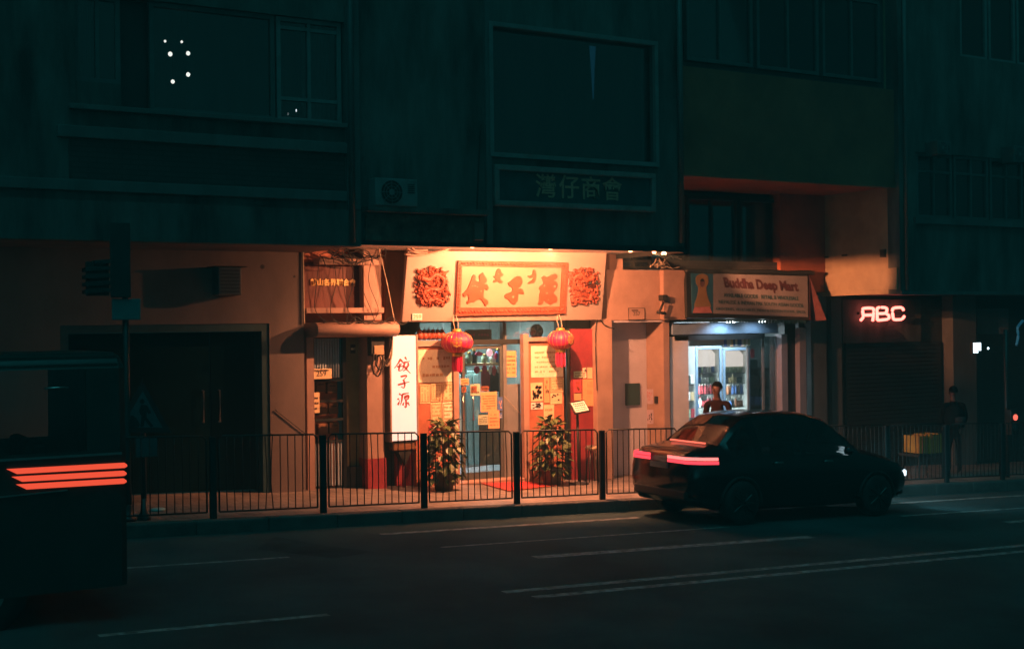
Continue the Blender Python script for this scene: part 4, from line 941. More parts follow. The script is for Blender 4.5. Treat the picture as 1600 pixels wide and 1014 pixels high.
# menu stand
Ys = -.55; Xs = wx(905, 745, Ys); zt = wz(903, 645, Ys)
t = thing('menu_stand', 'black floor stand holding a tilted white menu board before the maroon wall', 'menu stand', (Xs, Ys, gz(Xs)))
MB().lathe([(.17, 0), (.17, .02), (.05, .04), (.03, .05)], (Xs, Ys, gz(Xs)), 24).build('base', M['black'], t, True)
MB().tube([(Xs, Ys, gz(Xs)+.04), (wx(902, 645, Ys), Ys, zt)], .024, 10).build('post', M['black'], t, True)
rot = Matrix.Rotation(R(-38), 3, 'X') @ Matrix.Rotation(R(-7), 3, 'Y'); cb = Vector((wx(905, 636, Ys-.02), Ys-.03, wz(905, 636, Ys)))
MB().rbox(cb, (.34, .025, .25), rot).build('board', M['black'], t, bevel=.006)
MB().rbox(cb+rot @ Vector((0, -.016, 0)), (.29, .006, .20), rot).build('menu_sheet', M['p_white'], t)
mk = MB()
for r_i in range(4):
    for k in range(6):
        mk.rbox(cb+rot @ Vector((-.10+k*.04+(r_i == 1)*.01, -.0205, .065-r_i*.042)), (.028, .003, .020 if r_i < 2 else .012), rot)
mk.build('print', M['ink'], t)
# stool
Ys2 = -.28; Xs2 = wx(925, 739, Ys2); zs2 = wz(925, 699, Ys2)
t = thing('stool', 'small round tan-topped stool between menu stand and orange column', 'stool', (Xs2, Ys2, gz(Xs2)))
MB().lathe([(.05, -.05), (.12, -.03), (.125, .0), (.09, .035), (.03, .045)], (Xs2, Ys2, zs2), 20).build('seat', M['wood'] if False else mat('tan_seat', (.5, .34, .2), .6, .2, 6), t, True)
for k in range(4):
    a = k*math.pi/2+.6; MB().tube([(Xs2+.06*math.cos(a), Ys2+.06*math.sin(a), zs2-.04), (Xs2+.13*math.cos(a), Ys2+.13*math.sin(a), gz(Xs2))], .011, 6).build('leg', M['dark'], t, True)

# potted plants: climbing leaves round a stake
def plant(label, ub, vb, utop, vtop, hw, seed, nleaf=170):
    Y = vb; X = wx(ub, 700, Y); zb = gz(X); h = wz(ub, vtop, Y)-zb; rn = random.Random(seed)
    t = thing('potted_plant', label, 'potted plant', (X, Y, zb), 'potted plants beside the restaurant door')
    MB().lathe([(.14, 0), (.15, .02), (.185, .26), (.20, .27), (.20, .30), (.175, .30)], (X, Y, zb), 24).build('pot', M['pot'], t, True)
    MB().lathe([(.17, 0), (.08, .02)], (X, Y, zb+.275), 18).build('soil', M['soil'], t, True)
    st = MB(); st.tube([(X, Y, zb+.28), (X+.02, Y, zb+h*.93)], .03, 8)
    lf = MB()
    for i in range(nleaf):
        k = rn.random()**.85; z = zb+.18+k*(h-.20); a = rn.uniform(0, 6.283); env = (.55+.45*math.sin(math.pi*min(1, .12+k*.95)))*hw*(1.05-.25*k)
        rr = env*rn.uniform(.45, 1.05); L = rn.uniform(.10, .19); w_ = L*rn.uniform(.30, .40)
        c = Vector((X+rr*math.cos(a)*.9, Y+rr*math.sin(a)*.9, z)); out = Vector((math.cos(a), math.sin(a), 0)).lerp(Vector((rn.uniform(-1, 1), rn.uniform(-1, 1), 0)), .3).normalized()
        dr = rn.uniform(-1.3, .15) if k < .85 else rn.uniform(-.5, .9); d = (out+Vector((0, 0, dr))).normalized(); sd_ = d.cross(Vector((0, 0, 1))).normalized()
        sd_ = (sd_+Vector((0, 0, rn.uniform(-.5, .5)))).normalized(); up = sd_.cross(d).normalized()
        P = [c, c+d*L*.25+sd_*w_*.85+up*.012, c+d*L*.6+sd_*w_*.75+up*.006, c+d*L-up*.02, c+d*L*.6-sd_*w_*.75+up*.006, c+d*L*.25-sd_*w_*.85+up*.012, c+d*L*.3-up*.006, c+d*L*.65-up*.01]
        lf.add(P, [(0, 1, 6), (1, 2, 7, 6), (2, 3, 7), (3, 4, 7), (4, 5, 6, 7), (5, 0, 6)])
        if i % 3 == 0: st.tube([(X, Y, z-.08), ((X+c.x)/2, (Y+c.y)/2, z-.01), tuple(c)], .005, 5)
    st.build('stem', M['wood'], t); lf.build('foliage', M['leaf'], t)
plant('bushy potted climber with broad leaves, left of the glass door', 693, -.62, 697, 655, .36, 11, 300)
plant('bushy potted climber with broad leaves, right of the red mat', 862, -.55, 858, 650, .34, 23, 280)

# ------------------------------------------------------------------ notices pasted on the restaurant front
def poster(label, u0, v0, u1, v1, Y, paper, lines=4, ink='ink_tan', cat='notice', kind='rows', seed=0, name='paper_notice', border=False):
    x0, x1, z0, z1 = rect(u0, v0, u1, v1, Y); w_, h_ = x1-x0, z1-z0; rn = random.Random(seed+int(u0*7+v0))
    t = thing(name, label, cat, ((x0+x1)/2, Y, z0), 'notices pasted on the restaurant front' if name == 'paper_notice' else None)
    nx, nz = 6, 6; vs = []; fs = []; tilt = rn.uniform(-.008, .008)
    for j in range(nz+1):
        for i in range(nx+1):
            a, b = i/nx, j/nz; lift = .002+.006*max(0, abs(a-.5)*2-.6)*rn.random()+.004*rn.random()*(j == 0)
            vs.append((x0+a*w_+tilt*b, Y-.006-lift, z0+b*h_-tilt*a))
    fs = [(j*(nx+1)+i, j*(nx+1)+i+1, (j+1)*(nx+1)+i+1, (j+1)*(nx+1)+i) for j in range(nz) for i in range(nx)]
    MB().add(vs, fs).build('sheet', M['p_'+paper], t)
    pr = MB(); yy = Y-.0145
    if border:
        e = .012; pr.box(x0+.01, x1-.01, yy, yy+.002, z1-.02-e, z1-.02); pr.box(x0+.01, x1-.01, yy, yy+.002, z0+.02, z0+.02+e); pr.box(x0+.01, x0+.01+e, yy, yy+.002, z0+.02+e, z1-.02-e); pr.box(x1-.01-e, x1-.01, yy, yy+.002, z0+.02+e, z1-.02-e)
    if kind == 'rows':
        for r_i in range(lines):
            zc = z1-h_*(.14+.76*(r_i+.5)/lines); ch = h_*.76/lines*.42; x = x0+w_*.12
            while x < x1-w_*.14:
                cw = ch*rn.uniform(.5, 1.0)
                if rn.random() < .82: pr.box(x, min(x+cw, x1-w_*.1), yy, yy+.002, zc-ch*rn.uniform(.25, .5), zc+ch*rn.uniform(.25, .5))
                x += cw*1.35
    elif kind == 'cols':
        for c_i in range(lines):
            xc_ = x0+w_*(.14+.76*(c_i+.5)/lines); ch = w_*.76/lines*.5; z = z1-h_*.1
            while z > z0+h_*.12:
                if rn.random() < .85: pr.box(xc_-ch*rn.uniform(.3, .55), xc_+ch*rn.uniform(.3, .55), yy, yy+.002, z-ch*rn.uniform(.6, .95), z)
                z -= ch*1.35
    elif kind == 'photo':
        for k in range(lines*5):
            x = rn.uniform(x0+w_*.08, x1-w_*.25); z = rn.uniform(z0+h_*.08, z1-h_*.22); pr.prism([(x+w_*.09*(1+math.cos(a*.9)), yy, z+h_*.08*(1+math.sin(a*.9))) for a in range(7)], (0, .002, 0))
    if pr.v: pr.build('print', M[ink], t)
    return t
PL, PR_, PMW = .02, .10, .08
poster('large plain cream poster, topmost on the wall left of the glass door', 653, 546, 708, 597, PL, 'cream', 3, 'ink_tan', kind='rows')
poster('small tan price sheet under the large cream poster, nearest the vertical light box', 655, 600, 671.5, 630, PL, 'tan', 3, 'ink_tan', kind='cols', border=True)
poster('small tan price sheet under the large cream poster, middle of its row', 673, 599, 690, 627, PL, 'tan', 3, 'ink_tan', kind='cols', border=True)
poster('small tan price sheet under the large cream poster, nearest the door post', 691.5, 598, 708, 626.5, PL, 'tan', 2, 'ink_tan', kind='cols', border=True)
poster('tan menu sheet in the lower row left of the door, over the left plant', 673, 629, 690, 661, PL, 'tan', 4, 'ink_tan', kind='rows', border=True)
poster('tan menu sheet in the lower row left of the door, touching the door post', 691.5, 628, 708, 660, PL, 'cream', 4, 'ink_tan', kind='rows', border=True)
poster('small pink card low on the brick red panel by the left plant', 670, 664, 683, 676, PL, 'pink', 2, 'ink_red')
poster('large cream poster, topmost on the wall right of the frosted pane', 829, 540, 879, 589, PR_, 'cream', 5, 'ink_tan', kind='rows')
poster('tan sheet with dark photographs, right wall beside the orange post', 829, 598, 848, 627, PR_, 'tan', 6, 'ink', kind='photo')
poster('narrow sheet with a black and white picture strip, under the dark photo sheet', 829, 628.5, 848, 639, PR_, 'white', 5, 'ink', kind='photo')
poster('narrow tan leaflet with one small dark picture, centre of the right wall', 849.5, 590, 858, 629, PR_, 'orange', 1, 'ink', kind='photo')
poster('tan notice right of the narrow leaflet, under the large right poster', 859.5, 590, 880, 612, PR_, 'tan', 4, 'ink_tan', border=True)
poster('square tan notice with dark dishes, under the bordered tan notice', 859.5, 613.5, 878, 631, PR_, 'tan', 1, 'ink', kind='photo')
poster('plain tan slip hanging lowest on the right wall above the right plant', 849, 632, 865, 656, PR_, 'tan', 2, 'ink_tan')
poster('pale green slip at the left on the maroon wall', 896, 580, 910, 590, PMW, 'green', 2, 'ink')
poster('small cream photo slip in the middle of the maroon wall', 910.5, 575, 916, 591, PMW, 'cream', 2, 'ink', kind='photo')
poster('small blank tan slip right of the photo slip on the maroon wall', 917, 574, 925, 591, PMW, 'tan', 0)
poster('bright pink poster with red print on the maroon wall', 896, 593, 908, 613, PMW, 'pink', 3, 'ink_red', kind='photo')
poster('large plain orange sheet on the maroon wall above the menu stand', 909.5, 592, 931, 634, PMW, 'orange', 1, 'ink_tan', kind='cols')
poster('small orange slip under the bright pink poster', 896.5, 614.5, 908, 625, PMW, 'orange', 0)
DY = .33
poster('orange sticker at the top left of the glass door', 719, 591, 732, 601, DY, 'orange', 2, 'ink_red')
poster('square brown door sticker beside the left handle', 721, 604, 728.5, 613, DY, 'brown', 1, 'ink', kind='photo')
poster('square brown door sticker over the pale green paper', 736, 603, 744.5, 613, DY-.012, 'brown', 1, 'ink', kind='photo')
poster('pale green paper behind the right door handle', 734.5, 600, 750, 618, DY, 'green', 2, 'ink')
poster('dark brown slip over the orange menu on the glass door', 751, 603, 763, 610.5, DY, 'brown', 1, 'ink')
poster('large orange menu in the middle of the glass door', 750.5, 612, 776, 643, DY, 'orange', 6, 'ink_red')
poster('orange sheet overlapping the lower right of the large door menu', 762.5, 641, 780, 669, DY-.012, 'orange', 4, 'ink_red')
poster('pale green sheet low on the glass door, left of the overlapping orange sheet', 746.5, 648, 762, 663, DY, 'green', 4, 'ink')
poster('blue and orange sticker at the right edge of the glass door', 777.5, 620, 784.5, 641, DY, 'blue', 2, 'p_orange', kind='photo')
poster('small dark blue sticker lower at the right edge of the glass door', 778, 645, 784.5, 654, DY, 'blue', 1, 'p_white', kind='photo')
poster('tan letter taped high on the pane between door and right wall', 788.5, 548, 806, 589, .335, 'orange', 5, 'ink_red')
poster('red paper couplet hung inside the transom over the door', 726, 515, 768, 531, .6, 'brown', 1, 'p_pink', kind='rows')
def jamb(u, v, d=0): p = WP(u, v, (e1, 0, 0), Vector((-1, 0, 0))); return Vector((e1-d, p.y, p.z))
rnj = random.Random(8)
for i, (u0, v0, u1, v1) in enumerate([(999, 609, 1009, 631), (1010.5, 608, 1020.5, 631), (999, 638, 1009, 661), (1010.5, 640, 1021, 662)]):
    c_ = [jamb(u0, v0, .006), jamb(u1, v0, .006), jamb(u1, v1, .006), jamb(u0, v1, .006)]
    t = thing('paper_leaflet', ['upper left lilac leaflet on the lit jamb of the recessed doorway', 'upper right lilac leaflet with red marks on the lit jamb of the recessed doorway', 'lower left dark lilac leaflet on the lit jamb of the recessed doorway', 'lower right pale leaflet on the lit jamb of the recessed doorway'][i], 'leaflet', c_[0], 'leaflets on the doorway jamb')
    MB().prism(c_, (.005, 0, 0)).build('sheet', M['p_lilac'], t)
    pm_ = MB()
    for k in range(14):
        a, b = rnj.uniform(.08, .8), rnj.uniform(.08, .85); p = c_[0]+(c_[1]-c_[0])*a+(c_[3]-c_[0])*b; q = (c_[1]-c_[0])*rnj.uniform(.08, .2); r2 = (c_[3]-c_[0])*rnj.uniform(.03, .10)
        pm_.prism([p+Vector((-.002, 0, 0)), p+q+Vector((-.002, 0, 0)), p+q+r2+Vector((-.002, 0, 0)), p+r2+Vector((-.002, 0, 0))], (.0015, 0, 0))
    pm_.build('print', M[['ink', 'ink_red', 'ink', 'ink'][i]], t)
poster('torn yellow notice taped to the entrance gate post', 486, 613, 499, 645, .19, 'tan', 3, 'ink', kind='rows')
for i, (u0, v0, u1, v1) in enumerate([(562, 582, 574, 600), (562, 606, 574, 628)]):
    poster(['upper grey slip on the olive wall right of the gate', 'lower grey slip on the olive wall right of the gate'][i], u0, v0, u1, v1, .3, 'lilac', 3, 'ink')
poster('small dark plate high on the olive wall', 547, 538, 555, 552, .3, 'black', 1, 'p_tan')

# ------------------------------------------------------------------ cables, meter box, pipes
def cable(label, runs, rad=.009, mt=None, name='cable'):
    t = thing(name, label, 'cable', runs[0][0])
    for i, r_i in enumerate(runs):
        MB().tube(smooth_line(r_i, 6), rad, 6).build('strand', mt or M['cable'], t, True)
    return t
def pc(pts, Y): return [(W(u, v, y if False else Y)[0], Y, W(u, v, Y)[1]) for u, v in pts for y in (0,)]
a = rect(578, 526, 599, 556, -.15)
t = thing('meter_box', 'dark electric meter box with a tan cover, on the pier beside the vertical light box', 'meter box', (a[0], 0, a[2]))
MB().box(a[0], a[1], -.20, -.045, a[2], a[3]).build('box_body', M['dark'], t, bevel=.01)
MB().box(a[0]+.05, a[1]-.02, -.215, -.2005, a[2]+.02, a[2]+.17).build('cover', mat('tan_cover', (.45, .28, .16), .6, .2, 6), t, bevel=.006)
rn = random.Random(4)
cable('looped pale and dark cables hanging under the meter box', [pc([(584, 552), (582, 575), (590, 588), (597, 574), (598, 556)], -.22), pc([(588, 553), (588, 570), (596, 577), (606, 560), (612, 535), (612, 520)], -.22)], .013)
cable('thick pale cable loops right of the meter box', [pc([(598, 552), (603, 572), (611, 560), (613, 538), (613, 522)], -.16), pc([(592, 548), (598, 566), (608, 556), (611, 530), (610, 518)], -.18)], .014, M['cable_pale'])
tg = []
for k in range(16):
    u0 = rn.uniform(500, 580); v0 = rn.uniform(384, 404)
    tg.append(pc([(u0, v0), (u0+rn.uniform(-15, 22), v0+rn.uniform(-8, 14)), (u0+rn.uniform(0, 34), v0+rn.uniform(-6, 18)), (u0+rn.uniform(10, 40), v0+rn.uniform(-10, 24))], rn.uniform(-.15, .0)))
cable('tangle of dark wires over the beam above the maroon name panel', tg, .009)
tg = []
for k in range(6):
    u0 = 500+k*16+rn.uniform(-5, 5); tg.append(pc([(u0, 402), (u0+rn.uniform(-6, 6), 440), (u0+rn.uniform(-12, 12), 485), (u0+rn.uniform(-10, 20), 508)], -.06))
cable('loose wires hanging down in front of the maroon name panel', tg, .006)
cable('long straight stay wire slanting from the overhang to the plaster hood', [pc([(589, 378), (604, 440), (617, 506)], -.3)], .008, M['cable_pale'])
cable('pale vertical conduit at the right end of the left wall', [pc([(473, 386), (474, 450), (475, 506)], -.03)], .016, M['cable_pale'], 'conduit')
tg = []
for k in range(9):
    u0 = rn.uniform(490, 600); tg.append(pc([(u0, 505+rn.uniform(-3, 3)), (u0+15, 499+rn.uniform(-4, 5)), (u0+30, 507), (u0+42, 503+rn.uniform(-3, 6))], -.33))
cable('old wires lying on top of the plaster hood', tg, .008)
cable('black cable slung low across the right end of the left wall', [pc([(430, 640), (455, 660), (478, 678)], -.02)], .008)
cable('orange cables along the upper left edge of the big sign', [pc([(636, 388), (655, 396), (690, 392), (704, 388)], -.45), pc([(633, 398), (660, 399), (684, 394), (700, 391)], -.5), pc([(640, 380), (648, 391), (668, 391)], -.5)], .016, M['orange_wall'])
tg = []
for k in range(12):
    u0 = rn.uniform(1015, 1042); v0 = rn.uniform(400, 419); tg.append(pc([(u0, v0), (u0+rn.uniform(-6, 14), v0-rn.uniform(2, 12)), (u0+rn.uniform(4, 20), v0-rn.uniform(-4, 8)), (u0+rn.uniform(8, 28), v0+rn.uniform(-8, 6))], rn.uniform(-.2, .05)))
cable('tangle of wires on the ledge right of the small blue window', tg, .010, M['cable_pale'])
cable('black cable drooping down the orange column right of the maroon wall', [pc([(960, 514), (945, 508), (936, 498), (931, 512), (931, 560), (933, 610)], -.07)], .009)
cable('thin wire drawn across the frosted pane', [pc([(787, 618), (818, 652)], .28)], .004, M['cable_pale'])
cable('vertical drain cable on the dark upper wall left of the framed window', [pc([(752, 190), (748, 260), (745, 345)], OV-.02)], .012)
# wall bracket lamp on the corner block
X, Z = W(1031, 470, -.14)
t = thing('wall_bracket', 'black angled lamp bracket on the orange corner block', 'bracket', (X, -.12, Z))
MB().box(X-.02, X+.10, -.25, -.12, wz(1036, 466, -.12)-.05, wz(1036, 466, -.12)+.06).build('mount', M['black'], t, bevel=.01)
pt = [W(1037, 472, -.25), W(1029, 489, -.25), W(1039, 490, -.25), W(1026, 488, -.25)]
MB().tube([(pt[0][0], -.25, pt[0][1]), (pt[1][0], -.26, pt[1][1])], .022, 8).build('arm', M['black'], t, True)
MB().tube([(pt[3][0], -.27, pt[3][1]), (pt[2][0], -.27, pt[2][1])], .028, 8).build('lamp_tube', M['black'], t, True)
# blue strip behind the big upper window, glow put into its material
p = [W(u, v, OV+.25) for u, v in ((921, 72), (931, 73), (929, 110), (928, 155), (926.5, 155), (924, 110))]
t = thing('hanging_strip', 'thin tapering blue strip with added glow hanging inside the big framed upper window', 'strip', (p[0][0], OV+.25, p[0][1]))
MB().prism([(a, OV+.25, b) for a, b in p], (0, .01, 0)).build('strip', emit('blue_self_glow', (.02, .12, .22), .35), t)

# ================================================================== INSIDE THE RESTAURANT
def tube_lamp(label, x0, x1, y, z, power, c, e, parent_name='tube_lamp'):
    t = thing('tube_lamp', label, 'tube light', ((x0+x1)/2, y, z))
    MB().tube([(x0, y, z), (x1, y, z)], .018, 10).build('tube', emit('cool_tube', c, e), t, True)
    MB().box(x0-.03, x1+.03, y-.05, y+.05, z+.022, z+.07).build('housing', M['white'], t)
    l = bpy.data.lights.new('lamp_light', 'AREA'); l.shape = 'RECTANGLE'; l.size = x1-x0; l.size_y = .06; l.energy = power; l.color = c
    o = bpy.data.objects.new('lamp_light', l); col.objects.link(o); o.parent = t; o.location = (0, 0, -.03)
tube_lamp('cool tube lamp on the restaurant ceiling behind the glass door', 10.6, 12.0, 1.9, 2.92, 95, (.82, 1, .96), 5)
def at3(u, v, Y): p = W(u, v, Y); return Vector((p[0], Y, p[1]))
Yc = 1.6
t = thing('shelf', 'pale wall shelf seen through the upper part of the glass door', 'shelf', at3(750, 569, Yc))
a = rect(718, 567, 782, 571, Yc); MB().box(a[0], a[1], Yc-.12, Yc+.12, a[2], a[3]).build('board', M['p_tan'], t)
for u in (722, 778): X = wx(u, 569, Yc); MB().box(X-.01, X+.01, Yc-.1, Yc+1.5, a[2]-.08, a[2]-.003).build('bracket', M['steel'], t)
rn = random.Random(12)
its = [(724, 562, 'white_pot', 'p_white'), (733, 563, 'jar', 'p_green'), (741, 561, 'jar', 'tealpaint'), (757, 559, 'statuette', 'p_green'), (770, 562, 'jar', 'p_white'), (778, 562, 'jar', 'p_blue')]
for i, (u, v, nm, mk_) in enumerate(its):
    b0 = at3(u, 567, Yc); h = .16+.05*(i % 3)
    t = thing('jar' if nm != 'statuette' else 'statuette', ['squat white pot at the left end of the shelf behind the door', 'pale green jar second from the left on the shelf behind the door', 'dark teal jar third from the left on the shelf behind the door', 'small pale green statuette on the shelf behind the door', 'white jar second from the right on the shelf behind the door', 'blue jar at the right end of the shelf behind the door'][i], 'jar' if nm != 'statuette' else 'statuette', (b0.x, Yc, a[3]))
    MB().lathe([(.04, 0), (.06, .02), (.065, h*.6), (.035, h*.8), (.03, h*.85)], (b0.x, Yc, a[3]+.001), 14).build('body', M[mk_], t, True)
    MB().lathe([(.036, h*.85), (.04, h*.88), (.03, h), (.01, h*1.03)], (b0.x, Yc, a[3]+.002), 14).build('lid', M['gold'], t, True)
orn = [(720, 578, 7, 14, 'p_pink'), (727, 580, 5, 10, 'p_white'), (745, 578, 10, 11, 'red'), (757, 577, 8, 12, 'red'), (766, 578, 5, 14, 'p_white'), (772, 579, 7, 15, 'p_pink'), (779, 577, 5, 11, 'p_white'), (748, 553, 13, 6, 'red'), (775, 556, 4, 10, 'red')]
for i, (u, v, w_, h_, mk_) in enumerate(orn):
    p = at3(u, v, Yc-.15); sc_ = .0125
    t = thing('hanging_ornament', ['pink striped ornament hanging at the left end of the shelf', 'small white tag ornament hanging second from left under the shelf', 'wide red paper ornament hanging under the shelf left of centre', 'red paper ornament hanging under the shelf centre', 'slim white ornament hanging under the shelf right of centre', 'pink patterned ornament hanging under the shelf', 'white slip hanging at the right end of the shelf', 'wide red bow ornament above the shelf behind the door', 'narrow red ornament above the shelf at the right'][i], 'ornament', p)
    q = smooth_poly([(-w_*.5, 0, 0), (-w_*.3, h_*.4, 0), (0, h_*.5, 0), (w_*.3, h_*.4, 0), (w_*.5, 0, 0), (w_*.25, -h_*.4, 0), (0, -h_*.5, 0), (-w_*.25, -h_*.4, 0)], 2)
    MB().prism([(p.x+k.x*sc_, p.y-.012, p.z+k.y*sc_) for k in q], (0, .024, 0)).build('charm', M[mk_], t)
    MB().tube([(p.x, p.y, p.z+h_*sc_*.5), (p.x, p.y, p.z+h_*sc_*.5+.12)], .003, 5).build('string', M['cable'], t)
p = at3(765, 551, Yc-.3); t = thing('red_lamp', 'small glowing pink lamp above the shelf behind the glass door', 'lamp', p)
MB().lathe([(.02, -.07), (.05, -.04), (.06, 0), (.045, .05), (.02, .07)], p, 14).build('shade', emit('pink_lamp', (1, .45, .5), 1.6), t, True)
MB().tube([tuple(p+Vector((0, 0, .07))), (p.x, p.y, 3.0)], .004, 5).build('cord', M['cable'], t)
a = rect(766, 578, 781, 612, Yc+.3); t = thing('dark_picture', 'dark framed board on the wall inside, right half of the glass door view', 'picture', ((a[0]+a[1])/2, Yc+.3, a[2]))
MB().box(a[0], a[1], Yc+.3, Yc+.34, a[2], a[3]).build('board', M['black'], t); MB().box(a[0]-.02, a[1]+.02, Yc+.29, Yc+.2995, a[3]-.03, a[3]+.02).build('top_trim', M['wood'], t)
a = rect(752, 580, 766, 612, Yc+.3); t = thing('red_banner', 'red cloth banner hanging inside left of the dark framed board', 'banner', ((a[0]+a[1])/2, Yc+.3, a[3]))
MB().prism([(a[0], Yc+.3, a[3]), (a[1], Yc+.3, a[3]), (a[1], Yc+.3, a[2]+.05), ((a[0]+a[1])/2, Yc+.3, a[2]), (a[0], Yc+.3, a[2]+.05)], (0, .012, 0)).build('cloth', M['maroon'], t); MB().tube([(a[0]-.03, Yc+.3, a[3]+.01), (a[1]+.03, Yc+.3, a[3]+.01)], .012, 8).build('rod', M['gold'], t)
a = rect(716, 580, 748, 640, Yc+.5); t = thing('teal_cabinet', 'pale teal cabinet standing inside behind the left half of the glass door', 'cabinet', (a[0], Yc+.5, zb_))
MB().box(a[0], a[1], Yc+.5, Yc+1.0, zb_+.002, a[3]).build('carcass', mat('pale_teal_cabinet', (.34, .52, .52), .5, .2, 4), t, bevel=.01)
for k in range(3): w_ = (a[1]-a[0])/3; MB().box(a[0]+k*w_+.02, a[0]+(k+1)*w_-.02, Yc+.47, Yc+.499, zb_+.1, a[3]-.06).build('cabinet_door', mat('cabinet_front', (.42, .58, .58), .45, .15, 3), t, bevel=.006)
MB().box(10.4, 12.4, 2.2, 2.9, zb_+.002, zb_+.95).build('counter', M['wood'], bevel=.01)
tag(bpy.data.objects['counter'], 'low wooden counter at the back of the restaurant behind the glass door', 'counter')
# round decorations along the left transom, fan in the right one
for i in range(6):
    u = 656+i*7; p = at3(u, 532-(i % 2), .24)
    t = thing('orange_gourd', ['leftmost', 'second from left', 'third from left', 'fourth from left', 'second from right', 'rightmost'][i]+' of the six round orange gourds in the left transom', 'gourd', p, 'gourds in the left transom')
    MB().lathe([(.02, -.085), (.06, -.06), (.075, -.01), (.05, .04), (.035, .055), (.04, .08), (.012, .10)], (p.x, p.y, ztr+.19), 16).build('body', M['sign_red'], t, True)
    MB().tube([(p.x, p.y, ztr+.28), (p.x+.01, p.y, ztr+.32)], .006, 5).build('stalk', M['wood'], t)
p = at3(838, 518, .42); t = thing('exhaust_fan', 'round dark exhaust fan in the transom right of the orange post', 'fan', p)
MB().tube([(p.x, .40, p.z), (p.x, .44, p.z)], .135, 24).build('ring', M['tealpaint'], t)
for k in range(5):
    a = k*1.2566; MB().prism([(p.x+.02*math.cos(a), .395, p.z+.02*math.sin(a)), (p.x+.11*math.cos(a-.3), .385, p.z+.11*math.sin(a-.3)), (p.x+.12*math.cos(a+.3), .395, p.z+.12*math.sin(a+.3))], (0, .004, 0)).build('blade', M['frame_grey'], t)

# ================================================================== INSIDE THE MART
tube_lamp('cool tube lamp on the mart ceiling', si0+.1, si1+.1, 1.2, stop-.02, 135, (.76, .92, 1), 8)
E_HDR = emit('fridge_header', (1, .80, .74), 1.15)
E_FIN = emit('fridge_light', (.86, .97, 1), 6)
BG = 'drinks on the fridge shelves'
def fridge(label, u0, u1, vtop, side):
    Yf = 1.75; x0, x1 = wx(u0, 600, Yf), wx(u1, 600, Yf); zt = wz((u0+u1)/2, vtop, Yf); zb = fz+.055; d = .62
    t = thing('drinks_fridge', label, 'fridge', ((x0+x1)/2, Yf, zb), 'glass-fronted fridges in the mart')
    c = MB(); c.box(x0, x0+.045, Yf, Yf+d, zb, zt); c.box(x1-.045, x1, Yf, Yf+d, zb, zt); c.box(x0+.045, x1-.045, Yf+d-.04, Yf+d, zb, zt); c.box(x0+.045, x1-.045, Yf, Yf+d-.04, zb, zb+.22); c.box(x0+.045, x1-.045, Yf, Yf+d-.04, zt-.06, zt)
    c.build('cabinet', M['white'], t, bevel=.006)
    # lit back panel with a curved lower edge
    hz0 = wz((u0+u1)/2, 573, Yf); 
    hp = [(x0+.05, hz0), (x1-.05, hz0), (x1-.05, zt-.16), (x1-.14, zt-.075), (x0+.05, zt-.065)]
    MB().prism([(a, Yf+.12, b) for a, b in hp], (0, .03, 0)).build('lit_header', E_HDR, t)
    l_ = MB(); l_.tube([(x0+.075, Yf+.08, zb+.3), (x0+.075, Yf+.08, hz0-.02)], .014, 8); l_.build('light_strip', E_FIN, t)
    l = bpy.data.lights.new('lamp_light', 'AREA'); l.shape = 'RECTANGLE'; l.size = .03; l.size_y = 1.2; l.energy = 26; l.color = (.85, .97, 1)
    o = bpy.data.objects.new('lamp_light', l); col.objects.link(o); o.parent = t; o.location = (x0+.09-(x0+x1)/2, .015, 1.0); o.rotation_euler = Vector((.45, 1, 0)).to_track_quat('-Z', 'Y').to_euler()
    f = MB(); f.box(x0, x0+.05, Yf-.045, Yf-.003, zb+.2, zt); f.box(x1-.05, x1, Yf-.045, Yf-.003, zb+.2, zt); f.box(x0+.05, x1-.05, Yf-.045, Yf-.003, zb+.2, zb+.26); f.box(x0+.05, x1-.05, Yf-.045, Yf-.003, zt-.06, zt)
    do = f.build('fridge_door', M['bluebox'], t, bevel=.006); MB().box(x0+.05, x1-.05, Yf-.03, Yf-.02, zb+.26, zt-.06).build('pane', M['glass'], do)
    hx = x1-.07 if side > 0 else x0+.07
    MB().tube([(hx, Yf-.05, zb+.9), (hx, Yf-.09, zb+.92), (hx, Yf-.09, zb+1.2), (hx, Yf-.05, zb+1.22)], .010, 6).build('handle', M['steel'], do, True)
    sh = [wz((u0+u1)/2, v, Yf) for v in (582.5, 599, 616, 636)]
    for zz in sh: MB().box(x0+.048, x1-.048, Yf+.05, Yf+d-.05, zz-.014, zz).build('shelf', M['steel'], t)
    return x0, x1, Yf, sh
rn = random.Random(31); cols = ['p_green', 'p_white', 'p_pink', 'p_blue', 'p_brown', 'p_tan', 'tealpaint', 'p_black']
protos = {}
def drink(kind, mk_, x, y, z, label):
    key = (kind, mk_)
    if key in protos:
        return dup(protos[key], (x, y, z), label)
    t = thing('drink_can' if kind == 'can' else 'drink_bottle', label, 'can' if kind == 'can' else 'bottle', (x, y, z), BG)
    if kind == 'can':
        MB().lathe([(.026, 0), (.032, .008), (.032, .112), (.026, .122)], (x, y, z), 12).build('body', M[mk_], t, True)
    else:
        MB().lathe([(.028, 0), (.031, .01), (.031, .12), (.013, .165), (.013, .185)], (x, y, z), 12).build('body', M[mk_], t, True)
        MB().lathe([(.015, .185), (.016, .188), (.016, .205), (.013, .207)], (x, y, z), 10).build('cap', M['p_white' if mk_ != 'p_white' else 'p_pink'], t, True)
    protos[key] = t; return t
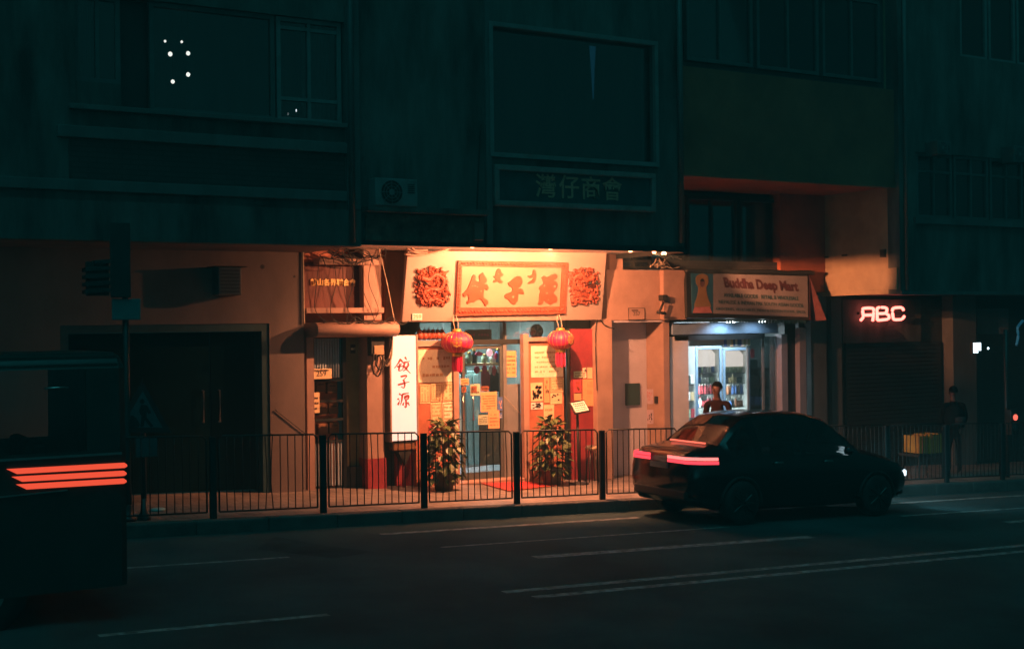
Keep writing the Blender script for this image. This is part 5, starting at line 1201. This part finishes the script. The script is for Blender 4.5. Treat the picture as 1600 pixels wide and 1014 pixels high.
for label, u0, u1, vt, sd in (('left glass-fronted drinks fridge glowing behind the person', 1086, 1126, 541, 1), ('right glass-fronted drinks fridge beside the sliding glass', 1129, 1170, 543, -1)):
    x0, x1, Yf, sh = fridge(label, u0, u1, vt, sd); nm = 'left' if u0 < 1100 else 'right'
    CN = {'p_green': 'green', 'p_white': 'white', 'p_pink': 'pink', 'p_blue': 'blue', 'p_brown': 'brown', 'p_tan': 'tan', 'tealpaint': 'dark teal', 'p_black': 'black'}
    for si, zz in enumerate(sh):
        n = 8; prev = rn.choice(cols)
        for k in range(n):
            if rn.random() < .45: prev = rn.choice(cols)
            kind = 'can' if si in (1, 3) and rn.random() < .6 else 'bottle'
            drink(kind, prev, x0+.105+k*(x1-x0-.19)/(n-1), Yf+.16+rn.uniform(-.015, .015), zz+.001, f'{CN[prev]} drinks {kind} on the {["top", "second", "third", "lowest visible"][si]} shelf of the {nm} fridge')
# goods rack at the left edge of the shop and a dim shelf behind the sliding glass
t = thing('snack_rack', 'narrow rack of pale goods left of the left fridge', 'rack', at3(1079, 640, 1.75))
x0, x1 = wx(1074, 600, 1.75), wx(1084, 600, 1.75)
for zz in (.25, .6, .95, 1.3, 1.65): MB().box(x0, x1, 1.75, 2.2, fz+zz, fz+zz+.02).build('shelf', M['steel'], t)
for xx in (x0, x1-.02): MB().box(xx, xx+.02, 2.2, 2.22, fz+.05, fz+1.9).build('upright', M['steel'], t)
for k, zz in enumerate((.62, .97, 1.32, 1.67)):
    for j in range(2):
        b = MB().box(x0+.02+j*.1, x0+.105+j*.1, 1.78, 1.95, fz+zz+.002, fz+zz+.18).build('snack_box', M[['p_white', 'p_blue', 'p_green', 'p_pink', 'p_white', 'p_tan', 'tealpaint', 'p_white'][k*2+j]], bevel=.006)
        tag(b, ['lower', 'second', 'third', 'top'][k]+' rack shelf, '+['left', 'right'][j]+' snack box beside the left fridge', 'box', 'snack boxes on the rack')
t = thing('goods_shelf', 'dim shelf unit of goods behind the sliding glass of the mart', 'shelf', at3(1200, 640, 2.2))
x0, x1 = wx(1178, 600, 2.2), wx(1225, 600, 2.2)
for zz in (.3, .7, 1.1, 1.5, 1.9): MB().box(x0, x1, 2.2, 2.6, fz+zz, fz+zz+.02).build('shelf', M['dark'], t)
MB().box(x0, x1, 2.6, 2.63, fz+.05, fz+2.1).build('back_panel', M['tealpaint'], t)
k = 0
for zi, zz in enumerate((.72, 1.12, 1.52)):
    x = x0+.05
    while x < x1-.2:
        w_ = rn.uniform(.12, .2); b = MB().box(x, x+w_, 2.24, 2.5, fz+zz+.002, fz+zz+rn.uniform(.15, .28)).build('carton', M[rn.choice(['p_black', 'tealpaint', 'p_brown', 'p_blue', 'frame_grey'])], bevel=.005)
        tag(b, 'dark carton on the '+['lower', 'middle', 'upper'][zi]+' level of the dim shelf behind the sliding glass', 'carton', 'cartons on the dim shelf'); x += w_+.03
p = at3(1176, 552, .5); t = thing('paper_charm', 'small pink paper charm hanging inside the mart doorway', 'ornament', p)
MB().prism([(p.x+a*.05, p.y, p.z+b*.1) for a, b in ((-1, -.8), (0, -1), (1, -.8), (1, .7), (0, 1), (-1, .7))], (0, .01, 0)).build('charm', M['p_pink'], t)
MB().tube([tuple(p+Vector((0, 0, .1))), tuple(p+Vector((0, 0, .4)))], .003, 5).build('string', M['cable'], t)
hg = MB(); t = thing('hanging_snacks', 'row of snack packets hung along the head rail of the mart', 'snack packets', at3(1150, 536, .2))
for k in range(12):
    p = at3(1134+k*3.3, 533, .2); pk = MB(); s_ = rn.uniform(.8, 1.2)
    pk.prism([(p.x-.03, .2, p.z+.04), (p.x+.03, .2, p.z+.04), (p.x+.034, .2, p.z-.09*s_), (p.x-.034, .2, p.z-.09*s_)], (0, .02, 0)); pk.build('packet', M[rn.choice(['p_white', 'p_tan', 'p_green', 'p_blue'])], t, bevel=.006)

# ================================================================== PEOPLE
def skinned(name, J, E, rad, root, mt, parent, sub=2):
    names = list(J); idx = {n: i for i, n in enumerate(names)}
    me = bpy.data.meshes.new('tmp_skin'); me.from_pydata([J[n] for n in names], [(idx[a], idx[b]) for a, b in E], [])
    o = bpy.data.objects.new('tmp_skin', me); col.objects.link(o)
    mo = o.modifiers.new('Skin', 'SKIN'); mo.use_smooth_shade = True; mo.branch_smoothing = 1.0
    if not me.skin_vertices: raise RuntimeError('no skin layer')
    for n in names:
        r = rad[n]; me.skin_vertices[0].data[idx[n]].radius = r if isinstance(r, tuple) else (r, r); me.skin_vertices[0].data[idx[n]].use_root = (n == root)
    ss = o.modifiers.new('Sub', 'SUBSURF'); ss.levels = ss.render_levels = sub
    m2 = bpy.data.meshes.new_from_object(o.evaluated_get(bpy.context.evaluated_depsgraph_get()))
    bpy.data.objects.remove(o); bpy.data.meshes.remove(me); m2.name = name
    b = bpy.data.objects.new(name, m2); m2.materials.clear(); m2.materials.append(mt)
    for p in m2.polygons: p.use_smooth = True; p.material_index = 0
    col.objects.link(b)
    if parent: b.parent = parent
    return b
def person(label, X, Y, height, yaw, head_yaw, jacket, trouser, arm_bend, hood=False):
    k = height/1.75; t = thing('person', label, 'person', (X, Y, gz(X)+.002), None, (0, 0, yaw))
    J = {'pel': (0, 0, .94), 'sp': (-.01, 0, 1.12), 'ch': (0, 0, 1.28), 'uc': (0, 0, 1.375), 'nb': (.0, 0, 1.45), 'nk': (.02, 0, 1.51), 'jaw': (.045, 0, 1.575), 'sk': (.025, 0, 1.65), 'top': (.015, 0, 1.715)}
    J['cr'] = (0, 0, .86)
    E = [('pel', 'cr'), ('pel', 'sp'), ('sp', 'ch'), ('ch', 'uc'), ('uc', 'nb'), ('nb', 'nk'), ('nk', 'jaw'), ('jaw', 'sk'), ('sk', 'top')]
    rad = {'cr': (.12, .09), 'pel': (.125, .095), 'sp': (.145, .11), 'ch': (.165, .12), 'uc': (.13, .10), 'nb': (.075, .065), 'nk': .052, 'jaw': (.062, .068), 'sk': (.074, .092), 'top': (.05, .06)}
    for s, n in ((1, 'l'), (-1, 'r')):
        J.update({n+'cl': (-.005, s*.10, 1.395), n+'sh': (-.01, s*.185, 1.385), n+'el': (-.03, s*.235, 1.13), n+'wr': (.02+arm_bend*.18, s*(.215-arm_bend*.06), .90+arm_bend*.12), n+'pa': (.035+arm_bend*.24, s*(.205-arm_bend*.07), .83+arm_bend*.14),
                  n+'hip': (0, s*.088, .74), n+'kn': (.02, s*.105, .50), n+'an': (-.02, s*.11, .085), n+'ft': (.13, s*.125, .035)})
        E += [('uc', n+'cl'), (n+'cl', n+'sh'), (n+'sh', n+'el'), (n+'el', n+'wr'), (n+'wr', n+'pa'), ('cr', n+'hip'), (n+'hip', n+'kn'), (n+'kn', n+'an'), (n+'an', n+'ft')]
        rad.update({n+'cl': .062, n+'sh': .064, n+'el': .05, n+'wr': .032, n+'pa': (.036, .020), n+'hip': .082, n+'kn': .056, n+'an': .040, n+'ft': (.045, .032)})
        pa = Vector(J[n+'pa']); w_ = pa-Vector(J[n+'wr']); w_.normalize(); side = Vector((1, 0, .2))
        for f_i, (off, L) in enumerate(((.026, .075), (.010, .085), (-.008, .078), (-.024, .06))):
            a = pa+side*off+w_*.03; b = a+w_*L*.5; c = b+w_*L*.4+Vector((0, -s*.022, 0))
            for q, pnt, r in (('a', a, .0095), ('b', b, .0088), ('c', c, .0075)): J[f'{n}f{f_i}{q}'] = tuple(pnt); rad[f'{n}f{f_i}{q}'] = r
            E += [(n+'pa', f'{n}f{f_i}a'), (f'{n}f{f_i}a', f'{n}f{f_i}b'), (f'{n}f{f_i}b', f'{n}f{f_i}c')]
        a = pa-w_*.03+side*.035; b = a+w_*.035+side*.012
        J[n+'ta'] = tuple(a); J[n+'tb'] = tuple(b); rad[n+'ta'] = .011; rad[n+'tb'] = .009; E += [(n+'pa', n+'ta'), (n+'ta', n+'tb')]
    hr = Matrix.Rotation(head_yaw, 3, 'Z'); piv = Vector((.02, 0, 1.5))
    for n in ('jaw', 'sk', 'top'): J[n] = tuple(piv+hr @ (Vector(J[n])-piv))
    J = {n: tuple(Vector(v)*k) for n, v in J.items()}; rad = {n: tuple(x*k for x in r) if isinstance(r, tuple) else r*k for n, r in rad.items()}
    b = skinned('body', J, E, rad, 'pel', M['skin'], t)
    for m_ in (jacket, trouser, M['black']): b.data.materials.append(m_)
    torso = ('sp', 'ch', 'uc', 'nb', 'pel', 'lcl', 'lsh', 'lel', 'rcl', 'rsh', 'rel'); legs = ('cr', 'lhip', 'rhip', 'lkn', 'rkn'); feet = ('lft', 'rft', 'lan', 'ran')
    segs = []
    for p_, q_ in E:
        kind = 1 if (p_ in torso and q_ in torso) or {p_, q_} in ({'lel', 'lwr'}, {'rel', 'rwr'}) else 2 if (p_ in legs+('pel',) and q_ in legs) or {p_, q_} in ({'lkn', 'lan'}, {'rkn', 'ran'}) else 3 if p_ in feet and q_ in feet else 0
        segs.append((Vector(J[p_]), Vector(J[q_]), kind))
    for f_ in b.data.polygons:
        c_ = f_.center; best = (9, 0)
        for p_, q_, kind in segs:
            d_ = q_-p_; u2 = max(0, min(1, (c_-p_).dot(d_)/d_.length_squared)); dd = (c_-(p_+d_*u2)).length
            if dd < best[0]: best = (dd, kind)
        f_.material_index = best[1]
    def hp(x, y, z): return tuple((piv+hr @ (Vector((x, y, z))-piv))*k)
    hm = MB(); n1, n2 = 14, 20; vs = []; fs = []
    for i in range(n1+1):
        ph = (i/n1)*math.pi*.53
        for q in range(n2):
            th = 2*math.pi*q/n2; low = 1 if math.cos(th) < .35 else .72; pp = ph*low
            vs.append(hp(.018-.0+.104*math.sin(pp)*math.cos(th)-.010, .090*math.sin(pp)*math.sin(th), 1.650+.118*math.cos(pp)))
    for i in range(n1):
        for q in range(n2): fs.append((i*n2+q, i*n2+(q+1) % n2, (i+1)*n2+(q+1) % n2, (i+1)*n2+q))
    hm.add(vs, fs); hm.build('hair', M['hair'], t, True, local=True)
    MB().tube([hp(.105, 0, 1.655), hp(.118, 0, 1.625), hp(.126, 0, 1.605), hp(.105, 0, 1.598)], [.006*k, .011*k, .014*k, .010*k], 8).build('nose', M['skin'], t, True, local=True)
    for s in (-1, 1):
        MB().tube([hp(.01, s*.074, 1.655), hp(.0, s*.088, 1.645), hp(.004, s*.086, 1.62), hp(.014, s*.076, 1.605)], [.006*k, .012*k, .011*k, .006*k], 8).build('ear', M['skin'], t, True, local=True)
        MB().lathe([(.003*k, -.006*k), (.010*k, -.003*k), (.010*k, .003*k), (.003*k, .006*k)], hp(.098, s*.031, 1.65), 10).build('eye', M['black'], t, True, local=True)
    MB().tube([hp(.106, -.022, 1.572), hp(.112, 0, 1.573), hp(.106, .022, 1.572)], .0045*k, 6).build('mouth', mat('lips', (.22, .08, .06), .5, .2, 9), t, True, local=True)
    return t
Yq = -1.35; Xq = wx(1121, 640, Yq)
person('person in a brown jacket standing before the bright fridges, face turned left', Xq, Yq, wz(1121, 597, Yq)-gz(Xq), R(-150), R(-12), M['coat_brown'], M['trouser'], .6)
Yq2 = -1.3; Xq2 = wx(1490, 640, Yq2)
pp = person('person in a dark coat standing in the shadow behind the railing at far right', Xq2, Yq2, wz(1490, 604, Yq2)-gz(Xq2), R(60), 0, M['coat_dark'], M['coat_dark'], .2)
Xb, Zb = wx(1490, 655, Yq2-.24), gz(Xq2)+1.18
t = thing('backpack', 'dark bulky backpack worn by the shadowy person at far right', 'backpack', (Xb, Yq2-.26, Zb))
MB().lathe([(.12, -.24), (.19, -.18), (.20, .0), (.17, .16), (.08, .23)], (Xb, Yq2-.26, Zb), 18).build('bag', M['coat_dark'], t, True)
MB().lathe([(.08, -.10), (.12, -.08), (.12, .05), (.07, .07)], (Xb-.02, Yq2-.40, Zb-.06), 14).build('pocket', M['trouser'], t, True)

# ================================================================== THE CAR
def lerp_tab(tab, x):
    for a, b in zip(tab, tab[1:]):
        if x <= b[0]:
            q = (x-a[0])/(b[0]-a[0]) if b[0] > a[0] else 0; return [a[i]+(b[i]-a[i])*q for i in range(1, len(a))]
    return list(tab[-1][1:])
CT = [(0, .46, .78, .93, .66, .58), (.04, .36, .86, 1.02, .76, .66), (.14, .28, .93, 1.08, .82, .70), (.45, .22, .99, 1.13, .865, .71), (.58, .22, 1.0, 1.17, .87, .68), (.90, .20, 1.02, 1.43, .88, .60), (1.15, .20, 1.02, 1.57, .885, .575), (1.45, .20, 1.02, 1.625, .89, .57),
      (1.9, .20, 1.01, 1.64, .89, .57), (2.4, .20, 1.0, 1.62, .89, .565), (2.72, .2, .99, 1.55, .89, .575), (3.1, .21, .975, 1.30, .885, .63), (3.42, .22, .95, 1.06, .88, .70), (3.8, .23, .90, .99, .865, .70), (4.15, .25, .82, .90, .83, .64), (4.38, .30, .70, .78, .74, .56), (4.48, .40, .58, .64, .60, .48)]
def ring(x, off=0):
    zb, zs_, zt_, ws, wt = lerp_tab(CT, x)
    h = [(0, zb), (ws*.84, zb), (ws*.97, zb+.12), (ws*1.0, (zb+zs_)/2), (ws*.995, zs_-.08), (ws*.965, zs_), (wt+.025, zt_-.075), (wt-.05, zt_-.02), (wt-.22, zt_), (0, zt_+.012)]
    return h
XS = sorted(set([round(4.48*i/64, 3) for i in range(65)]+[c[0] for c in CT]))
ct = thing('passing_car', 'dark car with glowing red tail lights driving right in the lane beside the railing', 'car', (11.5, -3.88, gz(11.5)-.18), None, (0, math.atan(SL), 0))
def is_side_win(x): return .72 < x < 1.12 or 1.24 < x < 2.02 or 2.12 < x < 3.0
def is_top_win(x): return .60 < x < 1.12 or 2.76 < x < 3.38
body = MB(); vs = []; fs = []; nr = 18
for x in XS:
    h = ring(x); full = [(-y, z) for y, z in h]+[(y, z) for y, z in reversed(h[1:-1])]; vs += [(x, y, z) for y, z in full]
nr = len(full); gs, gt_ = [], []
for i in range(len(XS)-1):
    xm = (XS[i]+XS[i+1])/2
    for j in range(nr):
        q = (i*nr+j, i*nr+(j+1) % nr, (i+1)*nr+(j+1) % nr, (i+1)*nr+j); jj = min(j, nr-1-j)
        if jj == 5 and is_side_win(xm): gs.append(q); continue
        if jj in (7, 8) and is_top_win(xm): gt_.append(q); continue
        fs.append(q)
fs += [tuple(range(nr)), tuple((len(XS)-1)*nr+j for j in range(nr-1, -1, -1))]
body.add(vs, fs); body.build('body', M['carpaint'], ct, True, local=True)
for nm, g, sel in (('side_window', gs, 0), ('side_window', gs, 1), ('rear_window', gt_, 2), ('windscreen', gt_, 3)):
    m_ = MB(); ff = [q for q in g if (sel == 0 and vs[q[0]][1]+vs[q[1]][1] < 0) or (sel == 1 and vs[q[0]][1]+vs[q[1]][1] > 0) or (sel == 2 and vs[q[0]][0] < 2) or (sel == 3 and vs[q[0]][0] > 2)]
    m_.add(vs, ff); m_.build(nm, M['carglass'], ct, True, local=True)
E_TAIL = emit('tail_light', (1, .06, .085), 1.6); E_TAIL2 = emit('tail_light_inner', (1, .20, .18), 1.9)
def side_y(x, z):                      # half width of the body at a height
    h = ring(x)[1:7]
    for a, b in zip(h, h[1:]):
        if a[1] <= z <= b[1]: return a[0]+(b[0]-a[0])*(z-a[1])/max(1e-6, b[1]-a[1])
    return h[-1][0]
for s in (-1, 1):
    for (z0, z1, mt_) in ((.90, .945, E_TAIL), (.955, 1.0, E_TAIL2) if s < 0 else (.955, 1.0, E_TAIL)):
        m_ = MB(); pts = []
        for x in (.42, .30, .20, .12, .04): pts.append((x, s*(side_y(x, z0)+.008)))
        pts += [(-.012, s*.64), (-.02, s*.40), (-.02, s*.22)]
        for a, b in zip(pts, pts[1:]):
            m_.add([(a[0], a[1], z0), (b[0], b[1], z0), (b[0], b[1], z1), (a[0], a[1], z1)], [(0, 1, 2, 3)])
        o = m_.build('tail_light', mt_, ct, local=True); sm = o.modifiers.new('Solid', 'SOLIDIFY'); sm.thickness = .02; sm.offset = 0
MB().box(.50, .53, -.42, .42, 1.165, 1.185).build('brake_light', emit('brake_light', (1, .16, .10), 1.6), ct, local=True)
MB().box(-.03, -.005, -.21, .21, .80, .88).build('plate_panel', M['frame_grey'], ct, local=True)
MB().prism([(-.012, -.62, .50), (-.012, .62, .50), (.16, .80, .50), (.16, -.80, .50)], (0, 0, -.13)).build('rear_bumper', M['black'], ct, bevel=.02, local=True)
MB().prism([(4.42, -.66, .46), (4.51, -.50, .46), (4.53, 0, .46), (4.51, .50, .46), (4.42, .66, .46), (4.2, .76, .46), (4.2, -.76, .46)], (0, 0, -.16)).build('front_bumper', M['black'], ct, bevel=.02, local=True)
for s in (-1, 1):
    for x in (.86, 3.62):
        w_ = MB(); prof = [(.22, -.105), (.31, -.10), (.325, -.07), (.325, .07), (.31, .10), (.22, .105)]; w_.lathe(prof, (0, 0, 0), 32)
        rm = Matrix.Rotation(R(90), 4, 'X'); w_.v = [tuple(rm @ Vector(v)+Vector((x, s*.80, .325))) for v in w_.v]; wo = w_.build('wheel', M['black'], ct, True, local=True)
        rw = MB(); rw.lathe([(.03, .108), (.05, .112), (.20, .100), (.215, .09)], (0, 0, 0), 24)
        for k in range(10): a = k*.6283; rw.tube([(.03*math.cos(a), .03*math.sin(a), .118), (.2*math.cos(a), .2*math.sin(a), .108)], .014, 6)
        rm2 = Matrix.Rotation(R(90 if s < 0 else -90), 4, 'X'); rw.v = [tuple(rm2 @ Vector(v)+Vector((x, s*.80, .325))) for v in rw.v]; rw.build('rim', mat('dull_rim', (.06, .06, .06), .4, .2, 6, metal=.8), wo, False, local=True)
        ar = MB(); ar.tube([(x+.37*math.cos(a*math.pi/14), s*(.872), .33+.37*math.sin(a*math.pi/14)) for a in range(15)], .025, 8); ar.build('wheel_arch', M['black'], ct, True, local=True)
    mr = MB(); mr.lathe([(.02, -.06), (.06, -.05), (.07, 0), (.055, .05), (.02, .06)], (2.86, s*1.0, 1.06), 14); mr.build('mirror', M['carpaint'], ct, True, local=True)
    for x in (1.55, 2.55): MB().tube([(x-.09, s*.895, .90), (x-.07, s*.915, .905), (x+.07, s*.915, .905), (x+.09, s*.895, .90)], .011, 8).build('door_handle', M['steel'], ct, True, local=True)
    hlm = MB(); hlm.box(4.30, 4.42, min(s*.50, s*.74), max(s*.50, s*.74), .60, .70); hlm.build('headlight', emit('headlight_lens', (.7, .9, 1), 4), ct, bevel=.02, local=True)
    l = bpy.data.lights.new('lamp_light', 'SPOT'); l.energy = 75; l.color = (.35, .85, 1); l.spot_size = R(85); l.spot_blend = .8; l.shadow_soft_size = .06
    o = bpy.data.objects.new('lamp_light', l); col.objects.link(o); o.parent = ct; o.location = (4.55, s*.60, .66); o.rotation_euler = Vector((1, .10, -.13)).to_track_quat('-Z', 'Y').to_euler()
for s in (-1, 1):
    st = MB(); st.rbox((2.1, s*.38, .85), (.12, .46, .62), Matrix.Rotation(R(-12), 3, 'Y')); st.build('front_seat', M['coat_dark'], ct, bevel=.04, local=True)
    st = MB(); st.lathe([(.04, -.09), (.12, -.06), (.13, .03), (.08, .09)], (2.02, s*.38, 1.30), 12); st.build('headrest', M['coat_dark'], ct, True, local=True)
MB().rbox((1.05, 0, .85), (.14, 1.3, .6), Matrix.Rotation(R(-14), 3, 'Y')).build('rear_seat', M['coat_dark'], ct, bevel=.04, local=True)
MB().box(.6, 3.4, -.8, .8, .40, .44).build('cabin_floor', M['black'], ct, local=True)
MB().tube([(2.55+.02, -.40, 1.0), (2.6, -.22, .98), (2.55+.02, -.55, .98)], .015, 6).build('steering_wheel', M['black'], ct, local=True)

# ================================================================== THE MINIBUS ON THE LEFT
YB = -7.62
xr_b = wx(199, 740, YB); zroof = wz(150, 551, YB); zw1 = wz(100, 577, YB); zw0 = wz(100, 706, YB); gb = gz(xr_b)-.18; LBUS = 6.2
bt = thing('minibus', 'dark minibus with three red tail lights drawn out into streaks driving out of the left edge', 'minibus', (xr_b, YB, gb))
WB = 1.85; xf = xr_b-LBUS
sh = MB()
def bsec(x, ins=0.0, zt=None):
    z1 = (zt or zroof); return [(x, YB+ins, gb+.32), (x, YB+ins, zw0), (x, YB+ins+.03, zw1), (x, YB+ins+.10, z1-.06), (x, YB+ins+.25, z1), (x, YB+WB-ins-.25, z1), (x, YB+WB-ins-.10, z1-.06), (x, YB+WB-ins-.03, zw1), (x, YB+WB-ins, zw0), (x, YB+WB-ins, gb+.32)]
secs = [(xr_b, .05), (xr_b-.06, .0)]; NW = 4; wl = []
xa_ = xr_b-.35
while xa_ > xf+1.2: secs += [(xa_, 0), (xa_-1.05, 0)]; wl.append((xa_, xa_-1.05)); xa_ -= 1.17
secs += [(xf+.5, 0), (xf+.1, .04), (xf, .12)]
vs = []; fs = []; glass_faces = []
for x, i_ in secs: vs += bsec(x, i_, zroof-(.12 if i_ == .12 else .03 if i_ in (.05, .04) else 0))
for i in range(len(secs)-1):
    for j in range(10):
        q = (i*10+j, i*10+(j+1) % 10, (i+1)*10+(j+1) % 10, (i+1)*10+j)
        if j in (1, 7) and any(abs(secs[i][0]-a) < 1e-6 and abs(secs[i+1][0]-b) < 1e-6 for a, b in wl): glass_faces.append((q, j)); continue
        fs.append(q)
fs += [tuple(range(10)), tuple((len(secs)-1)*10+j for j in range(9, -1, -1))]
sh.add(vs, fs); sh.build('body', M['busbody'], bt)
for q, j in glass_faces:
    m_ = MB(); m_.add([vs[k] for k in q], [(0, 1, 2, 3)]); m_.build('window', M['busglass'], bt)
MB().box(xr_b-.004, xr_b+.006, YB+.28, YB+WB-.28, zw0+.02, zw1-.02).build('rear_window', M['door'], bt)
tr = MB(); tr.box(xf+.3, xr_b-.05, YB-.016, YB-.002, zw0-.05, zw0-.03); tr.build('body_strip', M['steel'], bt)
tr = MB(); tr.box(xf+.3, xr_b-.06, YB+.02, YB+.05, zroof-.055, zroof-.03); tr.build('roof_gutter', M['busbody'], bt)
E_BAR = emit('red_light_streak', (1, .095, .045), .95)  # tail lights drawn out to the length of their motion streaks
for (ul, vl, ur, vr) in ((10, 735, 198, 726.5), (18, 747, 197, 739), (25, 759, 197, 751)):
    P_ = [W(u, v, YB) for u, v in ((ul, vl-2.5), (ur-4, vr-4), (ur, vr-1), (ur, vr+1.5), (ur-4, vr+4), (ul+16, vl+5))]
    MB().prism([(a, YB-.022, b) for a, b in P_], (0, .021, 0)).build('tail_light_streak', E_BAR, bt)
pb = MB(); pb.prism([(W(-10, 776, YB)[0], YB-.02, W(-10, 776, YB)[1]), (W(105, 764, YB)[0], YB-.02, W(105, 764, YB)[1]), (W(105, 766, YB)[0], YB-.02, W(105, 766, YB)[1]), (W(-10, 778.5, YB)[0], YB-.02, W(-10, 778.5, YB)[1])], (0, .018, 0)); pb.build('highlight_strip', M['steel'], bt)  # steel sliver put in as the streaked highlight along the bumper
hb_ = W(87, 606, YB+.03); MB().tube([(hb_[0]-.10, YB+.0, hb_[1]), (hb_[0]+.02, YB-.03, hb_[1]+.004), (hb_[0]+.1, YB+.0, hb_[1])], .008, 8).build('highlight_rod', M['steel'], bt, True)  # steel rod put in as the small highlight at the window
for x in (xr_b-1.2, xf+1.1):
    for y in (YB+.12, YB+WB-.12):
        w_ = MB(); w_.lathe([(.2, -.11), (.33, -.10), (.345, -.07), (.345, .07), (.33, .10), (.2, .11)], (0, 0, 0), 28); rm = Matrix.Rotation(R(90), 4, 'X')
        w_.v = [tuple(rm @ Vector(v)+Vector((x, y, gb+.345))) for v in w_.v]; wo = w_.build('wheel', M['black'], bt, True)
        rw = MB(); rw.lathe([(.02, .112), (.05, .118), (.19, .106)], (0, 0, 0), 20); rm = Matrix.Rotation(R(90 if y < YB+.5 else -90), 4, 'X'); rw.v = [tuple(rm @ Vector(v)+Vector((x, y, gb+.345))) for v in rw.v]
        rw.build('rim', M['frame_grey'], wo)
for k in range(5):
    for y in (YB+.45, YB+1.35):
        x = xr_b-.7-k*1.0
        se = MB(); se.box(x-.45, x-.05, y-.22, y+.22, gb+.78, gb+.92); se.box(x-.07, x+.05, y-.22, y+.22, gb+.92, gb+1.62); se.build('seat', M['coat_dark'], bt, bevel=.04)
MB().box(xf+.2, xr_b-.1, YB+.06, YB+WB-.06, gb+.38, gb+.44).build('cabin_floor', M['black'], bt)

# ================================================================== FAR RIGHT ODDMENTS
for i, (u0, u1, v0) in enumerate(((1437, 1450, 681), (1453, 1471, 678))):
    a = rect(u0, v0, u1, 708, -1.9); t = thing('plastic_crate', ['narrow yellow crate', 'wide yellow crate'][i]+' stacked on a dark trolley behind the railing at right', 'crate', (a[0], -1.9, a[2]), 'yellow crates behind the railing')
    c = MB(); c.box(a[0], a[1], -1.9, -1.88, a[2], a[3]); c.box(a[0], a[1], -1.52, -1.5, a[2], a[3]); c.box(a[0], a[0]+.02, -1.88, -1.52, a[2], a[3]); c.box(a[1]-.02, a[1], -1.88, -1.52, a[2], a[3]); c.box(a[0]+.02, a[1]-.02, -1.88, -1.52, a[2], a[2]+.02)
    c.build('crate_body', M['yellow'], t)
    n = max(2, int((a[1]-a[0])/.06))
    for k in range(1, n): xx = a[0]+(a[1]-a[0])*k/n; MB().box(xx-.012, xx+.012, -1.912, -1.9005, a[2], a[3]).build('crate_rib', M['p_brown'], t)
a0, a1 = rect(1434, 700, 1474, 708, -1.9)[:2]; zt_ = rect(1437, 690, 1471, 708, -1.9)[2]
t = thing('trolley', 'low dark trolley under the yellow crates', 'trolley', (a0, -1.7, gz(a0)))
MB().box(a0-.03, a1+.03, -1.95, -1.45, zt_-.05, zt_-.004).build('deck', M['black'], t)
for x in (a0+.03, a1-.03):
    for y in (-1.9, -1.5): MB().tube([(x, y, zt_-.05), (x, y, gz(x)+.0)], .02, 8).build('leg', M['black'], t)
Xg, Yg = wx(1573, 650, -2.3), -2.3
t = thing('pedestrian_signal', 'pedestrian signal showing a small red light on a thin pole at far right', 'traffic signal', (Xg, Yg, gz(Xg)))
MB().tube([(Xg, Yg, gz(Xg)), (Xg, Yg, wz(1573, 515, Yg))], .045, 10).build('pole', M['dark'], t, True)
Zg = wz(1573, 651, Yg); MB().box(Xg-.12, Xg+.12, Yg-.20, Yg-.05, Zg-.35, Zg+.15).build('signal_head', M['dark'], t, bevel=.015)
MB().tube([(Xg, Yg-.215, Zg), (Xg, Yg-.2, Zg)], .06, 14).build('red_lens', emit('red_signal', (1, .15, .10), 1.5), t)
MB().tube([(Xg, Yg-.212, Zg-.2), (Xg, Yg-.2, Zg-.2)], .06, 14).build('dark_lens', M['tealpaint'], t)

# ================================================================== HAZE, added to lift the blacks and spread the lamp glow
hz_m = bpy.data.materials.new('black_lift_haze'); hz_m.use_nodes = True; hn = hz_m.node_tree.nodes; hn.remove(hn['Principled BSDF'])
pv = hn.new('ShaderNodeVolumePrincipled'); pv.inputs['Color'].default_value = (.58, .85, .86, 1); pv.inputs['Density'].default_value = 0.0058
hz_m.node_tree.links.new(pv.outputs[0], hn['Material Output'].inputs['Volume'])
hz = MB().box(-16, 61, -72, 14, -6, 12).build('haze', hz_m); hz['kind'] = 'stuff'; hz['label'] = 'thin haze added to lift the dark tones and spread the lamp glow'; hz['category'] = 'haze'
